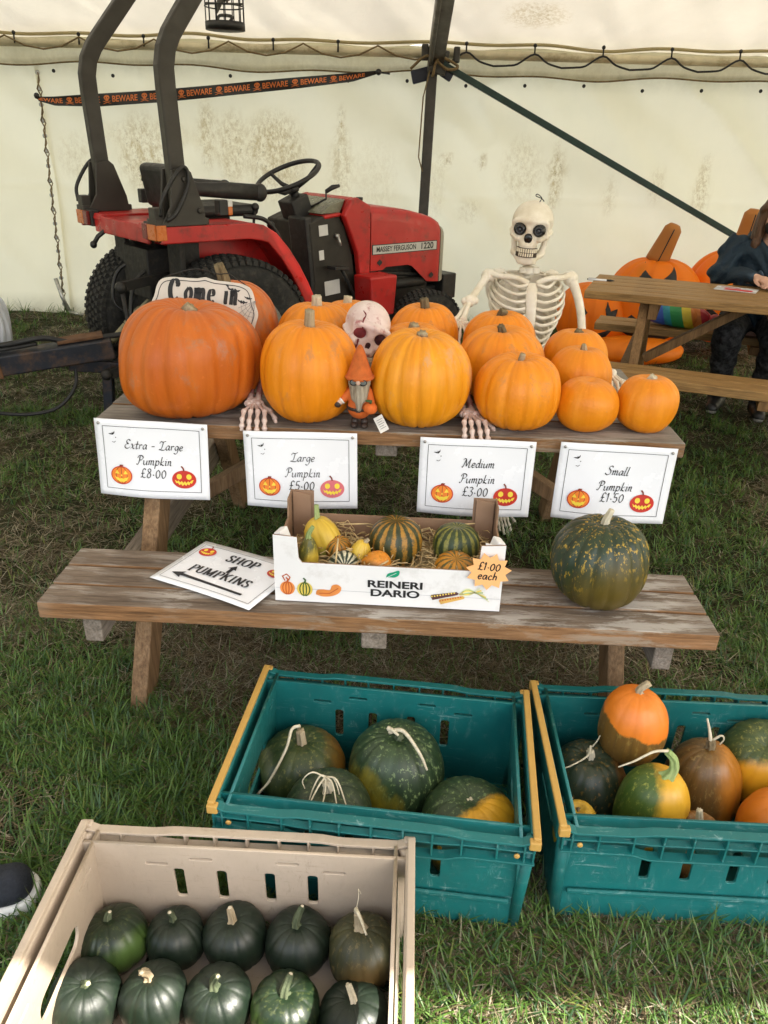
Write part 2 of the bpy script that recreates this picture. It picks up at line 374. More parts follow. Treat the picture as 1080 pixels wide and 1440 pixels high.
def plain(name, c, rough=.5, metal=0, var=.25, scale=8, bump=0, dirt=None, dirt_amt=.5, spec=.5, bscale=None):
    m = NT(name); v = m.coord(); n = m.noise(v, scale, 6)
    lo = tuple(x*(1-var) for x in c); hi = tuple(min(1, x*(1+var)) for x in c)
    col = m.ramp(n, [(.3, lo), (.7, hi)])
    if dirt:
        d = m.ramp(m.noise(v, scale*2.3, 8, .7), [(.62-dirt_amt*.25, 0), (.75, 1)]); col = m.mix(d, col, dirt)
    rr = m.ramp(m.noise(v, scale*3, 4), [(.3, max(0, rough-.12)), (.7, min(1, rough+.12))])
    if bump: m.bump(m.noise(v, bscale or scale*6, 4), bump, .004)
    return m.base(col, rr, metal, spec)
# ------------------------------------------------------------------ setting: ground, grass
def vnoise(x, y, s, seed):
    rg = np.random.default_rng(seed); T = rg.random((64, 64)); x = x*s+100.3; y = y*s+71.7
    xi, yi = np.floor(x).astype(int), np.floor(y).astype(int); fx, fy = x-xi, y-yi; fx = fx*fx*(3-2*fx); fy = fy*fy*(3-2*fy)
    g = lambda a, b: T[a % 64, b % 64]
    return (g(xi, yi)*(1-fx)+g(xi+1, yi)*fx)*(1-fy)+(g(xi, yi+1)*(1-fx)+g(xi+1, yi+1)*fx)*fy
def fbm(x, y, s, seed): return (vnoise(x, y, s, seed)+.5*vnoise(x, y, s*2.1, seed+1)+.25*vnoise(x, y, s*4.3, seed+2))/1.75

m = NT('turf_soil'); v = m.coord()
c1 = m.ramp(m.noise(v, 3.5, 6), [(.35, (.020, .030, .010)), (.52, (.045, .045, .018)), (.7, (.085, .065, .035))])
c2 = m.ramp(m.noise(v, 60, 5, .8), [(.3, .35), (.7, 1.25)])
m.bump(m.noise(v, 45, 6, .8), .8, .02)
M_SOIL = m.base(m.mix(1.0, c1, c2, 'MULTIPLY'), .95, 0, .2)
xs = np.concatenate([np.linspace(-60, -6, 12), np.linspace(-5, 5, 81), np.linspace(6, 60, 12)]); ys = np.concatenate([np.linspace(-60, -2, 12), np.linspace(-1, 8, 73), np.linspace(9, 60, 12)])
X, Y = np.meshgrid(xs, ys, indexing='ij'); Z = (fbm(X, Y, 1.6, 3)-.5)*.012*(np.abs(X) < 6)*(Y < 8.5)*(Y > -1.2)-.004
tag(grid_obj('ground', np.stack([X, Y, Z], -1), M_SOIL), kind='structure')

m = NT('grass_blade'); a = m.attr('col'); v = m.coord()
m.base(m.mix(1.0, a.outputs['Color'], (.98, .93, .85), 'MULTIPLY'), .45, 0, .45)
tr = m.n('ShaderNodeBsdfTranslucent', Color=a.outputs['Color']); ms = m.n('ShaderNodeMixShader', Fac=.35)
m.t.links.new(m.p.outputs[0], ms.inputs[1]); m.t.links.new(tr.outputs[0], ms.inputs[2]); m.t.links.new(ms.outputs[0], m.out.inputs['Surface'])
M_GRASS = m.mat
CRATES = [(.014, 1.207, -.105, .60, .39), (.652, 1.20, -.03, .60, .39), (-.243, .785, -.03, .60, .39)]
def grass():
    rg = np.random.default_rng(11); n = 330000
    u = rg.random(n)
    y = np.where(rg.random(n) < .62, .42+1.7*u**1.1, np.where(rg.random(n) < .6, 1.9+2.2*rg.random(n), 3.8+2.78*rg.random(n)))
    x = (rg.random(n)*2-1)*(.57*y+.32)
    # tufts: pull part of the blades to tuft centres
    nt_ = 5200; ty = .42+6.1*rg.random(nt_)**1.7; tx = (rg.random(nt_)*2-1)*(.57*ty+.32)
    pick = rg.random(n) < .42; ti = rg.integers(0, nt_, n)
    x = np.where(pick, tx[ti]+rg.normal(0, .014, n), x); y = np.where(pick, ty[ti]+rg.normal(0, .014, n), y)
    keep = (y < 6.56) & (y > .3)
    for cx, cy, a, L, W in CRATES:
        dx, dy = x-cx, y-cy; p = dx*math.cos(a)+dy*math.sin(a); q = -dx*math.sin(a)+dy*math.cos(a); keep &= ~((np.abs(p) < L/2-.012) & (np.abs(q) < W/2-.012))
    x, y, pick = x[keep], y[keep], pick[keep]; n = len(x)
    dryf = fbm(x, y, 2.1, 21); bare = fbm(x, y, 2.7, 33)
    dead = rg.random(n) < np.clip((dryf-.395)*3.6, .14, .82)*np.where(y < 1.08, .55, 1.0)
    thin = (rg.random(n) < np.clip((bare-.56)*5, 0, .75)) & ~dead
    k = ~thin; x, y, dead, dryf, pick = x[k], y[k], dead[k], dryf[k], pick[k]; n = len(x)
    h = (.019+.041*rg.random(n)**1.7)*(.75+.6*fbm(x, y, 3.1, 5)); h = np.where(pick, h*1.3, h)*np.where(y < 1.5, 1.18, 1.0)
    h *= np.where(y > 6.3, 2.0, 1)
    wd = np.where(y < 1.6, 1.25, 1.0)*(.0019+.0021*rg.random(n)**1.5)*(1+.16*np.maximum(y-1, 0)); wd = np.where(dead, wd*.7, wd)
    az = rg.random(n)*2*math.pi; lean = np.where(dead, 1.15+.38*rg.random(n), .15+.75*rg.random(n)); curl = np.where(dead, .15, .35+.9*rg.random(n)**1.5)
    h = np.where(dead, h*1.05, h)
    d = np.stack([np.cos(az), np.sin(az)], -1); s_ = np.stack([-np.sin(az), np.cos(az)], -1)
    ts = np.array([0, .38, .72, 1.0]); V = np.zeros((n, 8, 3)); px, pz = np.zeros(n), np.zeros(n)+np.where(dead, .003+.012*rg.random(n), -.002)
    zlev = (fbm(x, y, 1.6, 3)-.5)*.012-.004
    last = 0
    for i, t in enumerate(ts):
        if i:
            an = np.minimum(lean+curl*(t+last)/2, 1.62); st = (t-last)*h; px = px+np.sin(an)*st; pz = np.maximum(pz+np.cos(an)*st, .002); last = t
        wv = wd*(1, .95, .65, .06)[i]/2*1.0
        for j, sg in enumerate((-1, 1)):
            V[:, i*2+j, 0] = x+d[:, 0]*px+s_[:, 0]*wv*sg; V[:, i*2+j, 1] = y+d[:, 1]*px+s_[:, 1]*wv*sg; V[:, i*2+j, 2] = pz+zlev
    F = np.concatenate([np.array([[i*2, i*2+1, i*2+3, i*2+2]]) for i in range(3)])
    F = (np.arange(n)[:, None, None]*8+F[None]).reshape(-1, 4)
    r1, r2 = rg.random(n)[:, None], rg.random(n)[:, None]
    g1, g2, g3 = np.array([.060, .135, .026]), np.array([.125, .235, .048]), np.array([.048, .110, .046])
    green = g1*(1-r1)+g2*r1; green = np.where(r2 < .2, g3*(.7+.8*r1), green); green = np.where(r2 > .93, np.array([.17, .21, .05])*(.7+.5*r1), green)
    straw = np.array([.21, .175, .11])*(.45+.95*r1); straw = np.where(r2 > .8, np.array([.40, .37, .29]), straw); straw = np.where(r2 < .3, np.array([.10, .075, .045]), straw)
    c = np.where(dead[:, None], straw, green)
    o = np_mesh('grass', V.reshape(-1, 3), F, M_GRASS, None, True, {'col': np.repeat(c, 8, 0)}); tag(o, kind='stuff')
grass()

# ------------------------------------------------------------------ marquee tent
def fabric(name, c, trans, stain=True, wr=.25):
    m = NT(name); v = m.coord()
    big = m.ramp(m.noise(v, .9, 5), [(.3, tuple(x*.90 for x in c)), (.7, c)])
    col = big
    if stain:
        a = m.attr('stain').outputs['Fac']
        sp = m.noise(m.coord((10, 10, 6)), 3.2, 10, .82, .3)
        k = m.math('MULTIPLY', a, m.ramp(sp, [(.44, 0), (.58, 1)]))
        col = m.mix(m.math('MULTIPLY', k, .72), col, (.42, .31, .12))
        k2 = m.math('MULTIPLY', a, m.ramp(m.noise(m.coord((22, 22, 13)), 2.2, 9, .85), [(.585, 0), (.63, 1)]))
        col = m.mix(m.math('MULTIPLY', k2, .8), col, (.10, .065, .025))
        ag = m.attr('grime').outputs['Fac']
        gcol = m.mix(m.math('MULTIPLY', ag, m.ramp(m.noise(v, 5, 7, .7), [(.3, .3), (.7, 1)])), col, (.34, .31, .20)); col = gcol
    m.bump(m.noise(m.coord((1, 1, .55)), 5, 5, .55), wr, .05)
    m.base(col, .5, 0, .35)
    tr = m.n('ShaderNodeBsdfTranslucent', Color=col); ms = m.n('ShaderNodeMixShader', Fac=trans)
    m.t.links.new(m.p.outputs[0], ms.inputs[1]); m.t.links.new(tr.outputs[0], ms.inputs[2]); m.t.links.new(ms.outputs[0], m.out.inputs['Surface'])
    return m.mat
M_WALL = fabric('cream_pvc_wall', (.88, .83, .62), .45)
M_ROOF = fabric('white_pvc_roof', (.86, .81, .69), .15)
M_HEM = fabric('grubby_hem', (.50, .42, .23), .25, False, .4)
M_ALU = plain('dull_aluminium', (.11, .10, .085), .45, .6, .3, 5, 0, (.05, .04, .03))
M_POST = plain('dark_pole_paint', (.045, .042, .036), .5, .2, .35, 9, .1)
M_TUBE = plain('pale_tube', (.56, .50, .34), .5, .1, .25, 4, 0, (.25, .19, .09))
M_GREEN = plain('dark_green_steel', (.008, .032, .026), .45, .2, .3, 12)
M_ROPE = plain('old_rope', (.17, .12, .055), .9, 0, .4, 40)
M_BLACK = plain('black_cord', (.012, .012, .012), .7, 0, .3, 30)
M_STEEL = plain('zinc_fittings', (.42, .42, .40), .35, .9, .2, 20)
M_NAVY = plain('navy_plastic', (.008, .012, .03), .5, 0, .3, 15)

def stains(X, Z):
    out = np.zeros_like(X)
    for cx, cz, rx, rz, s in [(-2.0, 1.26, .20, .30, 1.0), (-1.95, 1.40, .35, .12, .55), (-1.47, 1.40, .08, .26, .9), (-1.28, 1.32, .13, .28, .85), (-.95, 1.30, .26, .30, 1.0), (-.98, 1.12, .10, .2, .6),
        (-.42, 1.48, .035, .16, 1.0), (-.42, 1.2, .10, .32, .7), (-2.55, 1.22, .16, .2, .4), (-2.30, .72, .09, .3, .45), (.42, 1.28, .045, .06, 1.0), (.70, 1.28, .04, .06, 1.0), (1.02, 1.22, .17, .26, .5), (1.30, 1.16, .05, .28, 1.1), (1.29, 1.22, .11, .12, .55),
        (1.75, 1.05, .06, .16, .45), (2.11, 1.14, .07, .15, .45), (2.49, 1.14, .055, .24, .95), (2.48, 1.05, .10, .18, .4), (.35, 1.08, .08, .3, .3), (-.15, 1.1, .2, .35, .25), (.62, .9, .1, .1, .4), (-.75, .85, .12, .25, .4)]:
        q = ((X-cx)/rx)**2+((Z-cz)/rz)**2; out = np.maximum(out, s*np.clip(1.25-q, 0, 1))
    return out
def marquee():
    t = thing('marquee', 'cream canvas marquee with stained rear wall, laced eaves and a dark green brace', 'tent', (0, 6.58, 0))
    def loc(P): P = P.copy(); P[..., 1] -= 6.58; return P
    # rear wall in two sheets laced together at x=-2.74
    for x0, x1, dy in ((-8, -2.72, .03), (-2.76, 8, 0)):
        x = np.arange(x0, x1+.001, .045); z = np.linspace(-.02, 1.95, 66); X, Z = np.meshgrid(x, z, indexing='ij')
        Yd = .085*(np.abs(fbm(X*1.2+Z*1.1, Z*.5-X*.2, 1.1, 41)-.5)*2)**.6*np.clip(Z*1.2,.25,1)+.035*np.sin(X*2.1+1)*np.sin(Z*1.4+.3)+.02*(fbm(X, Z, 1.3, 8)-.5)+.012*np.exp(-((Z-1.02)/.012)**2)
        Yd += .03*(fbm(X+Z*.6, Z*.4, 2.4, 9)-.5)*np.clip(1-Z/1.3, 0, 1)
        Yd += -.03*np.clip(1-Z/.25, 0, 1)*np.sin(X*6)**2
        P = np.stack([X, 6.60+dy+Yd, Z], -1)
        grid_obj('wall_panel', loc(P), M_WALL, t, True, {'stain': stains(X, Z).ravel(), 'grime': (np.clip(1-Z/.16, 0, 1)*.8+np.clip((Z-1.76)/.1, 0, 1)*.5).ravel()})
    # eave flap over the wall top
    x = np.arange(-8, 8, .03); s = np.linspace(0, 1, 10); X, Sx = np.meshgrid(x, s, indexing='ij')
    sc = .010*np.sin(X*7.3)+.012*np.sin(X*2.9+1); Zf = 2.06-.20*Sx+sc*Sx; Yf = 6.52+.12*np.clip(1-Sx*3,0,1)-.03*np.sin(Sx*3.1)+.012*np.sin(X*11+Sx*2)*Sx+.012*np.sin(X*5)
    grid_obj('eave_flap', loc(np.stack([X, Yf, Zf], -1)), M_WALL, t, True, {'stain': (.25*Sx).ravel(), 'grime': (.35+.6*(Sx > .8)).ravel()})
    b = MB(); b.tube([(xx, 6.505+.012*math.sin(xx*5)-6.58, 1.862+.010*math.sin(xx*7.3)+.012*math.sin(xx*2.9+1)) for xx in np.arange(-5, 5.01, .04)], .0055, 6); b.build('flap_rope', M_ROPE, t)
    # roof: two slopes, sagging between the rafters, wrinkled
    for nm, ya, za, yb, zb in (('roof_panel', 6.62, 2.03, 3.05, 3.33), ('roof_panel', 3.05, 3.33, -.13, 2.03)):
        x = np.arange(-8, 8.01, .04); s = np.linspace(0, 1, 90); X, Sx = np.meshgrid(x, s, indexing='ij')
        bay = np.abs(np.sin((X-.27)*math.pi/5.2)); Yr = ya+(yb-ya)*Sx
        Zr = za+(zb-za)*Sx-.075*bay*np.sin(Sx*math.pi)**.7+.07*(np.abs(fbm(X*1.6+Sx*3.0, Sx*.8-X*.2, 1.3, 15)-.5)*2)**.8*np.sin(np.clip(Sx,0,1)*np.pi)**.3+.022*(np.abs(fbm(X*2.6-Sx*5, Sx*1.5, 1.3, 25)-.5)*2)**.8*np.clip(Sx*12,0,1)+.012*np.sin(X*9+Sx*14)*np.exp(-((X-.27)/.5)**2)
        Zr += .02*np.sin(X*7.3)*np.clip(1-Sx*9, 0, 1)*(ya > 5)
        st = np.clip(1.1-(((X-.95)/.25)**2+((Sx-.13)/.05)**2), 0, 1)*.9
        grid_obj(nm, loc(np.stack([X, Yr, Zr], -1)), M_ROOF, t, True, {'stain': st.ravel(), 'grime': (np.clip(1-Sx*14, 0, 1)*.5).ravel()})
    b = MB(); b.tube([(xx, 6.46-6.58+.01*math.sin(xx*4), 2.052+.012*math.sin(xx*7.3)*(.4+.6*math.sin(xx)**2)+.008*math.sin(xx*3.1)) for xx in np.arange(-5, 5.01, .05)], .011, 8); b.build('roof_hem', M_HEM, t)
    b = MB(); b.tube([(xx, 6.43-6.58, 1.985) for xx in (-6.6, -3, 0, 3, 6.6)], .030, 14); b.build('eave_tube', M_TUBE, t)
    # lacing along the eave: brown at left, black at right
    b = MB(); pts = [];
    for i in range(40):
        xx = -5.0+i*.135; pts.append((xx, -.205, 1.985+(.035 if i % 4 == 0 else -.045+.02*(i % 2))))
    b.tube(pts, .006, 6); b.build('eave_lacing', M_ROPE, t)
    b = MB(); pts = []
    for i in range(9):
        xx = .50+i*.495; pts += catmull([(xx-.20, 1.918), (xx-.12, 1.93), (xx, 1.995), (xx+.1, 1.94), (xx+.24, 1.905)], 4)[:-1]
    b.tube([(p[0], -.205, p[1]+.0*p[0]) for p in pts], .0068, 6)
    for i in range(9): b.tube([(.50+i*.495, -.2, 1.99), (.50+i*.495, -.19, 2.045)], .006, 6); b.ball((.50+i*.495, -.19, 2.05), .014, 8)
    b.build('eave_lacing', M_BLACK, t)
    for i in range(7):
        b = MB(); xx = -3.25+i*.47; b.tube([(xx, -.19, 1.975), (xx, -.18, 2.03)], .006, 6); b.ball((xx, -.18, 2.04), .014, 8); b.build('toggle', M_BLACK, t)
    # laced joint with eyelets
    rope = MB(); pa, pb = [], []
    for i in range(17):
        z = 1.80-i*.107; xx = -2.705-.075*i/16
        e = MB(); e.lathe([(.010, -.002), (.017, -.002), (.017, .004), (.010, .004)], (xx, -.045, z), (0, -1, 0), 12); e.build('eyelet', M_STEEL, t)
        pa.append((xx-.016*(1 if i % 2 else -.2), -.052, z)); pa.append((xx+.012, -.06, z-.05)); pb.append((xx+.022*(1 if i % 2 else .3), -.056, z-.02)); pb.append((xx-.004, -.06, z-.07))
    rope.tube(pa, .005, 6); rope.tube(pb, .0045, 6)
    rope.build('joint_lacing', M_ROPE, t)
    b = MB(); b.tube([(-2.81, -.07, .30), (-2.775, -.08, .16), (-2.73, -.09, .03)], .017, 8); b.tube([(-2.73, -.1, .03), (-2.60, -.12, .012)], .015, 8); b.build('tension_pole', M_STEEL, t)
    # frame
    for k in (-1, 0, 1):
        X0 = .262+5.2*k
        b = MB(); b.beam((X0+.02, 6.44-6.58, 1.93), (X0+.06, 3.05-6.58, 3.25), .115, .10); b.beam((X0+.06, 3.05-6.58, 3.25), (X0, -.09-6.58, 1.97), .115, .10)
        b.beam((X0-.02, 6.40-6.58, 1.886), (X0+.02, 3.10-6.58, 3.19), .03, .03)
        b.build('rafter', M_ALU, t, bevel=.008)
        b = MB(); b.beam((X0, -.17, 1.95), (X0-.035, -.12, -.02), .075, .075, side=(1, 0, 0)); b.build('post', M_POST, t, bevel=.008)
    b = MB(); b.beam((.33, -.22, 1.915), (3.05, -.10, .655), .055, .045, side=(0, 1, 0)); b.build('brace', M_GREEN, t, bevel=.006)
    b = MB(); b.box((.30, -.225, 1.93), (.13, .05, .16), (0, .2, .1)); b.box((.20, -.235, 1.985), (.05, .08, .10)); b.box((.43, -.225, 1.975), (.045, .06, .10)); b.build('joint_bracket', M_POST, t, bevel=.008)
    b = MB(); b.box((.19, -.13, 1.85), (.16, .06, .09), (0, -.25, 0)); b.box((.37, -.20, 1.86), (.09, .05, .08), (0, .5, 0)); b.build('joint_sleeve', M_NAVY, t, bevel=.01)
    b = MB(); b.tube(catmull([(.10, -.24, 1.88), (.22, -.28, 1.96), (.36, -.29, 1.88), (.44, -.28, 1.90), (.30, -.30, 1.95), (.26, -.28, 1.83)], 6), .010, 6); b.tube([(.24, -.27, 1.87), (.20, -.25, 1.7), (.185, -.22, 1.3), (.22, -.20, 1.2)], .005, 6); b.build('tie_cord', M_ROPE, t)
    # gable ends: side walls out of view, added to limit the light inside
    for sx in (-8, 8):
        y = np.linspace(-.08, 6.6, 30); z = np.linspace(0, 1, 12); Yg, Q = np.meshgrid(y, z, indexing='ij'); top = 2.03+1.28*(1-np.abs(Yg-3.05)/3.57); P = np.stack([np.full_like(Yg, sx), Yg, Q*top], -1)
        grid_obj('unseen_gable_panel', loc(P), M_WALL, t, True, {'stain': np.zeros(Yg.size), 'grime': np.zeros(Yg.size)})
    for k in range(15):
        b = MB(); b.lathe([(.007, -.002), (.013, -.002), (.013, .003), (.007, .003)], (-3.0+k*.44, -.10, 1.80+.012*math.sin(k*2.1)), (0, -1, 0), 10); b.build('eyelet', M_BLACK, t)
    return t
marquee()

def beware_tape():
    t = thing('warning_tape', 'black and orange BEWARE skull ribbon strung across the tent wall', 'tape', (-2.673, 6.40, 1.62))
    key = [(0, 0, .03), (.12, -.012, .062), (.45, .004, .085), (.90, .040, .082), (1.29, .080, .080), (1.99, .158, .072), (2.35, .20, .058), (2.53, .236, .022)]
    kx = np.array([k[0] for k in key]); fz = lambda x: np.interp(x, kx, [k[1] for k in key]); fw = lambda x: np.interp(x, kx, [k[2] for k in key])
    x = np.linspace(0, 2.53, 90); sgn = np.linspace(-.5, .5, 5); Xg, Sg = np.meshgrid(x, sgn, indexing='ij')
    yy = lambda X, Sg: .012*np.sin(X*3)+.006*np.sin(X*9+Sg*3)
    Mb = plain('tape_black', (.012, .011, .010), .45, 0, .2); Mo = plain('tape_orange', (.62, .17, .04), .6, 0, .2)
    grid_obj('tape_band', np.stack([Xg, yy(Xg, Sg), fz(Xg)+Sg*fw(Xg)], -1), Mb, t)
    fl = Flat(); vs0, fs0 = text_mesh('BEWARE', 1, 0, .02, .8)
    for i in range(9):
        cx = -.02+i*.283+.07
        if cx > 2.5: break
        b = len(fl.v); fl.v += [(cx+.03+.062*vx, .72*vy, .0014) for vx, vy in vs0]
        for f in fs0: fl.f.append([q+b for q in f]); fl.m.append(0)
        k = cx-.105
        if k > .05:
            fl.poly([(k+.022*math.cos(a), .16+.21*math.sin(a)) for a in np.linspace(0, 6.283, 14)[:-1]], 0)
            fl.poly([(k-.012, .02), (k+.012, .02), (k+.010, -.14), (k-.010, -.14)], 0); fl.line([(k-.028, -.34), (k+.028, -.12)], .013, 0); fl.line([(k-.028, -.12), (k+.028, -.34)], .013, 0)
            for sx in (-1, 1): fl.poly([(k+sx*.009+.005*math.cos(a), .14+.05*math.sin(a)) for a in np.linspace(0, 6.283, 8)[:-1]], 1, 5)
    fl.build('printed_words', [Mo, Mb], t, lambda x, y, z: (min(max(x, 0), 2.53), yy(min(x, 2.53), y)-.002-z*.8, fz(x)+y*fw(x)*.95))
    b = MB(); b.tube([(-.05, .13, .03), (-.02, .02, .02), (0, 0, 0)], .008, 6); b.ball((-.01, 0, .02), .022, 8); b.build('end_knot', Mb, t); b = MB(); b.ball((2.54, 0, .237), .022, 8); b.tube([(2.54, 0, .237), (2.62, .1, .235)], .007, 6); b.build('end_knot', Mb, t)
beware_tape()
def catmull3(pts, k=6):
    A = catmull([(p[0], p[2]) for p in pts], k); B = catmull([(p[1], p[2]) for p in pts], k)
    return [(A[i][0], B[i][0], A[i][1]) for i in range(len(A))]
# ------------------------------------------------------------------ picnic tables
def wood(name, ca, cb, cc, flake=None, rough=.75, axis=0, bump=.5):
    m = NT(name); sc = [14, 14, 14]; sc[axis] = .9; v = m.coord(tuple(sc)); r = m.n('ShaderNodeObjectInfo').outputs['Random']
    g = m.noise(v, 3.2, 8, .65, .6); big = m.noise(m.coord((2, 5, 5)), 1.3, 4)
    col = m.mix(m.ramp(big, [(.35, 0), (.65, 1)]), m.ramp(g, [(.3, ca), (.5, cb), (.7, cc)]), m.ramp(g, [(.35, cb), (.6, cc), (.8, ca)]))
    fine = m.noise(m.coord(tuple(x*3.2 for x in sc)), 4, 4, .7); col = m.mix(.55, col, m.mix(1.0, col, m.ramp(fine, [(.35, .35), (.65, 1.3)]), 'MULTIPLY'))
    if flake:
        s2 = [9, 9, 9]; s2[axis] = 1.5
        fl = m.noise(m.coord(tuple(s2)), 3.0, 9, .75, .3); ar = m.noise(m.coord((1.6, 3, 3)), 1.6, 3)
        k = m.math('MULTIPLY', m.ramp(fl, [(.49, 0), (.56, 1)]), m.ramp(ar, [(.40, 0), (.60, 1)])); col = m.mix(m.math('MULTIPLY', k, .62), col, flake)
    m.bump(m.math('ADD', g, fine), bump, .004)
    return m.base(col, rough, 0, .3)
W_TOP = wood('weathered_grey_wood', (.065, .058, .050), (.17, .152, .130), (.28, .255, .222), (.40, .385, .355))
W_EDGE = wood('worn_brown_wood', (.10, .048, .018), (.21, .105, .042), (.28, .15, .07), (.30, .26, .20))
W_SEAT = wood('flaking_bench_wood', (.070, .048, .033), (.145, .105, .075), (.22, .17, .128), (.52, .49, .45))
W_LEG = wood('leg_wood', (.09, .048, .022), (.20, .115, .055), (.27, .17, .09), None, .75, 2)
W_BEAM = wood('cross_beam_wood', (.10, .08, .06), (.19, .155, .12), (.26, .22, .18), None, .8, 1)
W_GOLD = wood('golden_stained_wood', (.15, .078, .024), (.27, .150, .050), (.36, .215, .08), None, .55)
W_GOLDL = wood('golden_stained_legs', (.09, .045, .016), (.17, .09, .032), (.24, .135, .055), None, .6, 2)

def board(p0, L, w_, t, mats, name, parent, bev=.004, jit=0):
    """long board along X centred at p0 (top surface centre); top uses slot 0, sides slot 1"""
    b = MB(); n = 10; x = np.linspace(-L/2, L/2, n)
    vs = []; fs = []; mi = []
    for i in range(n):
        dz = jit*(random.random()-.5); dy = jit*(random.random()-.5)
        vs += [(x[i], -w_/2+dy, -t+dz), (x[i], w_/2+dy, -t+dz), (x[i], w_/2+dy, dz), (x[i], -w_/2+dy, dz)]
    for i in range(n-1):
        a, c = i*4, i*4+4
        for k, s_ in ((0, 1), (1, 1), (2, 0), (3, 1)): fs.append((a+k, a+(k+1) % 4, c+(k+1) % 4, c+k)); mi.append(s_)
    fs.append((3, 2, 1, 0)); fs.append(tuple((n-1)*4+k for k in range(4))); mi += [1, 1]
    b.add(vs, fs, mi, False)
    return b.build(name, list(mats), parent, loc=p0, bevel=bev)
def picnic_table(label, loc, yaw, L, top_z, W, nb, seat_z, sd, nsb, sep, legx, mt, ms, ml, mb, th=.04):
    t = thing('picnic_table', label, 'picnic table', loc, (0, 0, yaw))
    bw = W/nb
    for i in range(nb): board((random.uniform(-.004, .004), -W/2+bw*(i+.5), top_z), L, bw-.009, th, mt, 'top_board', t, jit=.002)
    for sg in (-1, 1):
        for i in range(nsb):
            w_ = sd/nsb; board((random.uniform(-.004, .004), sg*(W/2+sep-w_*(i+.5)), seat_z), L, w_-.007, th+.004, ms, 'bench_board', t, jit=.002)
    zs = seat_z-th-.005; zt = top_z-th-.002; foot = W/2+sep-.165
    for sx in (-1, 1):
        for sy in (-1, 1):
            b = MB(); b.beam((sx*legx, sy*foot, -.03), (sx*legx, sy*(W/2-.13), zt), .045, .095); b.build('leg', ml, t, bevel=.004)
        b = MB(); b.box((sx*(legx+.048), 0, zs-.048), (.045, 2*(W/2+sep)-.10, .095)); b.build('bench_beam', mb, t, bevel=.004)
        b = MB(); b.box((sx*(legx-.048), 0, zt-.04), (.045, W-.06, .08)); b.build('top_batten', mb, t, bevel=.004)
        b = MB(); b.beam((sx*(legx-.035), 0, zs-.03), (sx*.10, 0, zt-.005), .07, .045, side=(0, 1, 0)); b.build('diagonal_brace', ml, t, bevel=.004)
    for sg in (-1, 1):
        b = MB(); b.box((0, sg*(W/2+sep-sd/2-.02), zs-.024), (.06, sd+.02, .045)); b.build('bench_batten', mb, t, bevel=.004)
    b = MB(); b.box((0, 0, zt-.022), (.06, W-.08, .042)); b.build('top_batten', mb, t, bevel=.004)
    return t
picnic_table('weathered picnic table carrying the pumpkin display in the foreground', (.0126, 2.265, 0), -.035, 1.585, .713, .74, 5, .419, .272, 3, .443, .645, (W_TOP, W_EDGE), (W_SEAT, W_EDGE), W_LEG, W_BEAM)
picnic_table('golden stained picnic table where the person in navy sits', (1.975, 3.98, 0), R(-21), 1.85, .74, .62, 5, .43, .25, 2, .40, .62, (W_GOLD, W_GOLD), (W_GOLD, W_GOLD), W_GOLDL, W_GOLDL)

# ------------------------------------------------------------------ pumpkins
def pumpkin_mat(name, c, c2, streak=.12, scar=None, rough=.38, speck=None):
    m = NT(name); uv = m.coord((34, 1.6, 1), 'UV'); v = m.coord()
    st = m.noise(uv, 1.0, 5, .6); rd = m.n('ShaderNodeObjectInfo').outputs['Random']; c3 = tuple(x*k_ for x, k_ in zip(c, (.92, .84, .9))); col = m.mix(m.math('MULTIPLY', rd, .45), m.ramp(m.noise(v, 6, 5, .65), [(.28, c3), (.5, c), (.75, c2)]), c3)
    col = m.mix(m.math('MULTIPLY', m.ramp(m.noise(m.coord((9, .5, 1), 'UV'), 1.0, 3), [(.4, 0), (.65, 1)]), .5), col, c2)
    col = m.mix(m.math('MULTIPLY', m.ramp(st, [(.35, 0), (.65, 1)]), streak*4), col, tuple(min(1, x*1.25+.015) for x in c2))
    fl = m.noise(v, 60, 3, .6); col = m.mix(m.ramp(fl, [(.62, 0), (.75, .35)]), col, tuple(min(1, x*1.3+.04) for x in c2))
    if scar:
        k = m.math('MULTIPLY', m.ramp(m.noise(m.coord((7, 7, 3.2)), 1.7, 8, .75, .4), [(.54, 0), (.62, 1)]), m.ramp(m.noise(v, 5.5, 3), [(.44, 0), (.58, 1)]))
        col = m.mix(m.math('MULTIPLY', k, .7), col, scar)
    pit = m.ramp(m.noise(v, 34, 6, .8), [(.66, 0), (.72, 1)]); col = m.mix(m.math('MULTIPLY', pit, .6), col, (.42, .26, .12))
    m.bump(m.math('ADD', m.math('ADD', m.noise(v, 12, 5), m.math('MULTIPLY', m.noise(v, 190, 2), .2)), m.math('MULTIPLY', st, .35)), .22, .012)
    m.base(col, m.ramp(m.noise(v, 12, 5), [(.3, rough-.06), (.7, rough+.18)]), 0, .38)
    m.p.inputs['Subsurface Weight'].default_value = .0; m.p.inputs['Subsurface Radius'].default_value = (.02, .008, .003); m.p.inputs['Subsurface Scale'].default_value = .5
    return m.mat
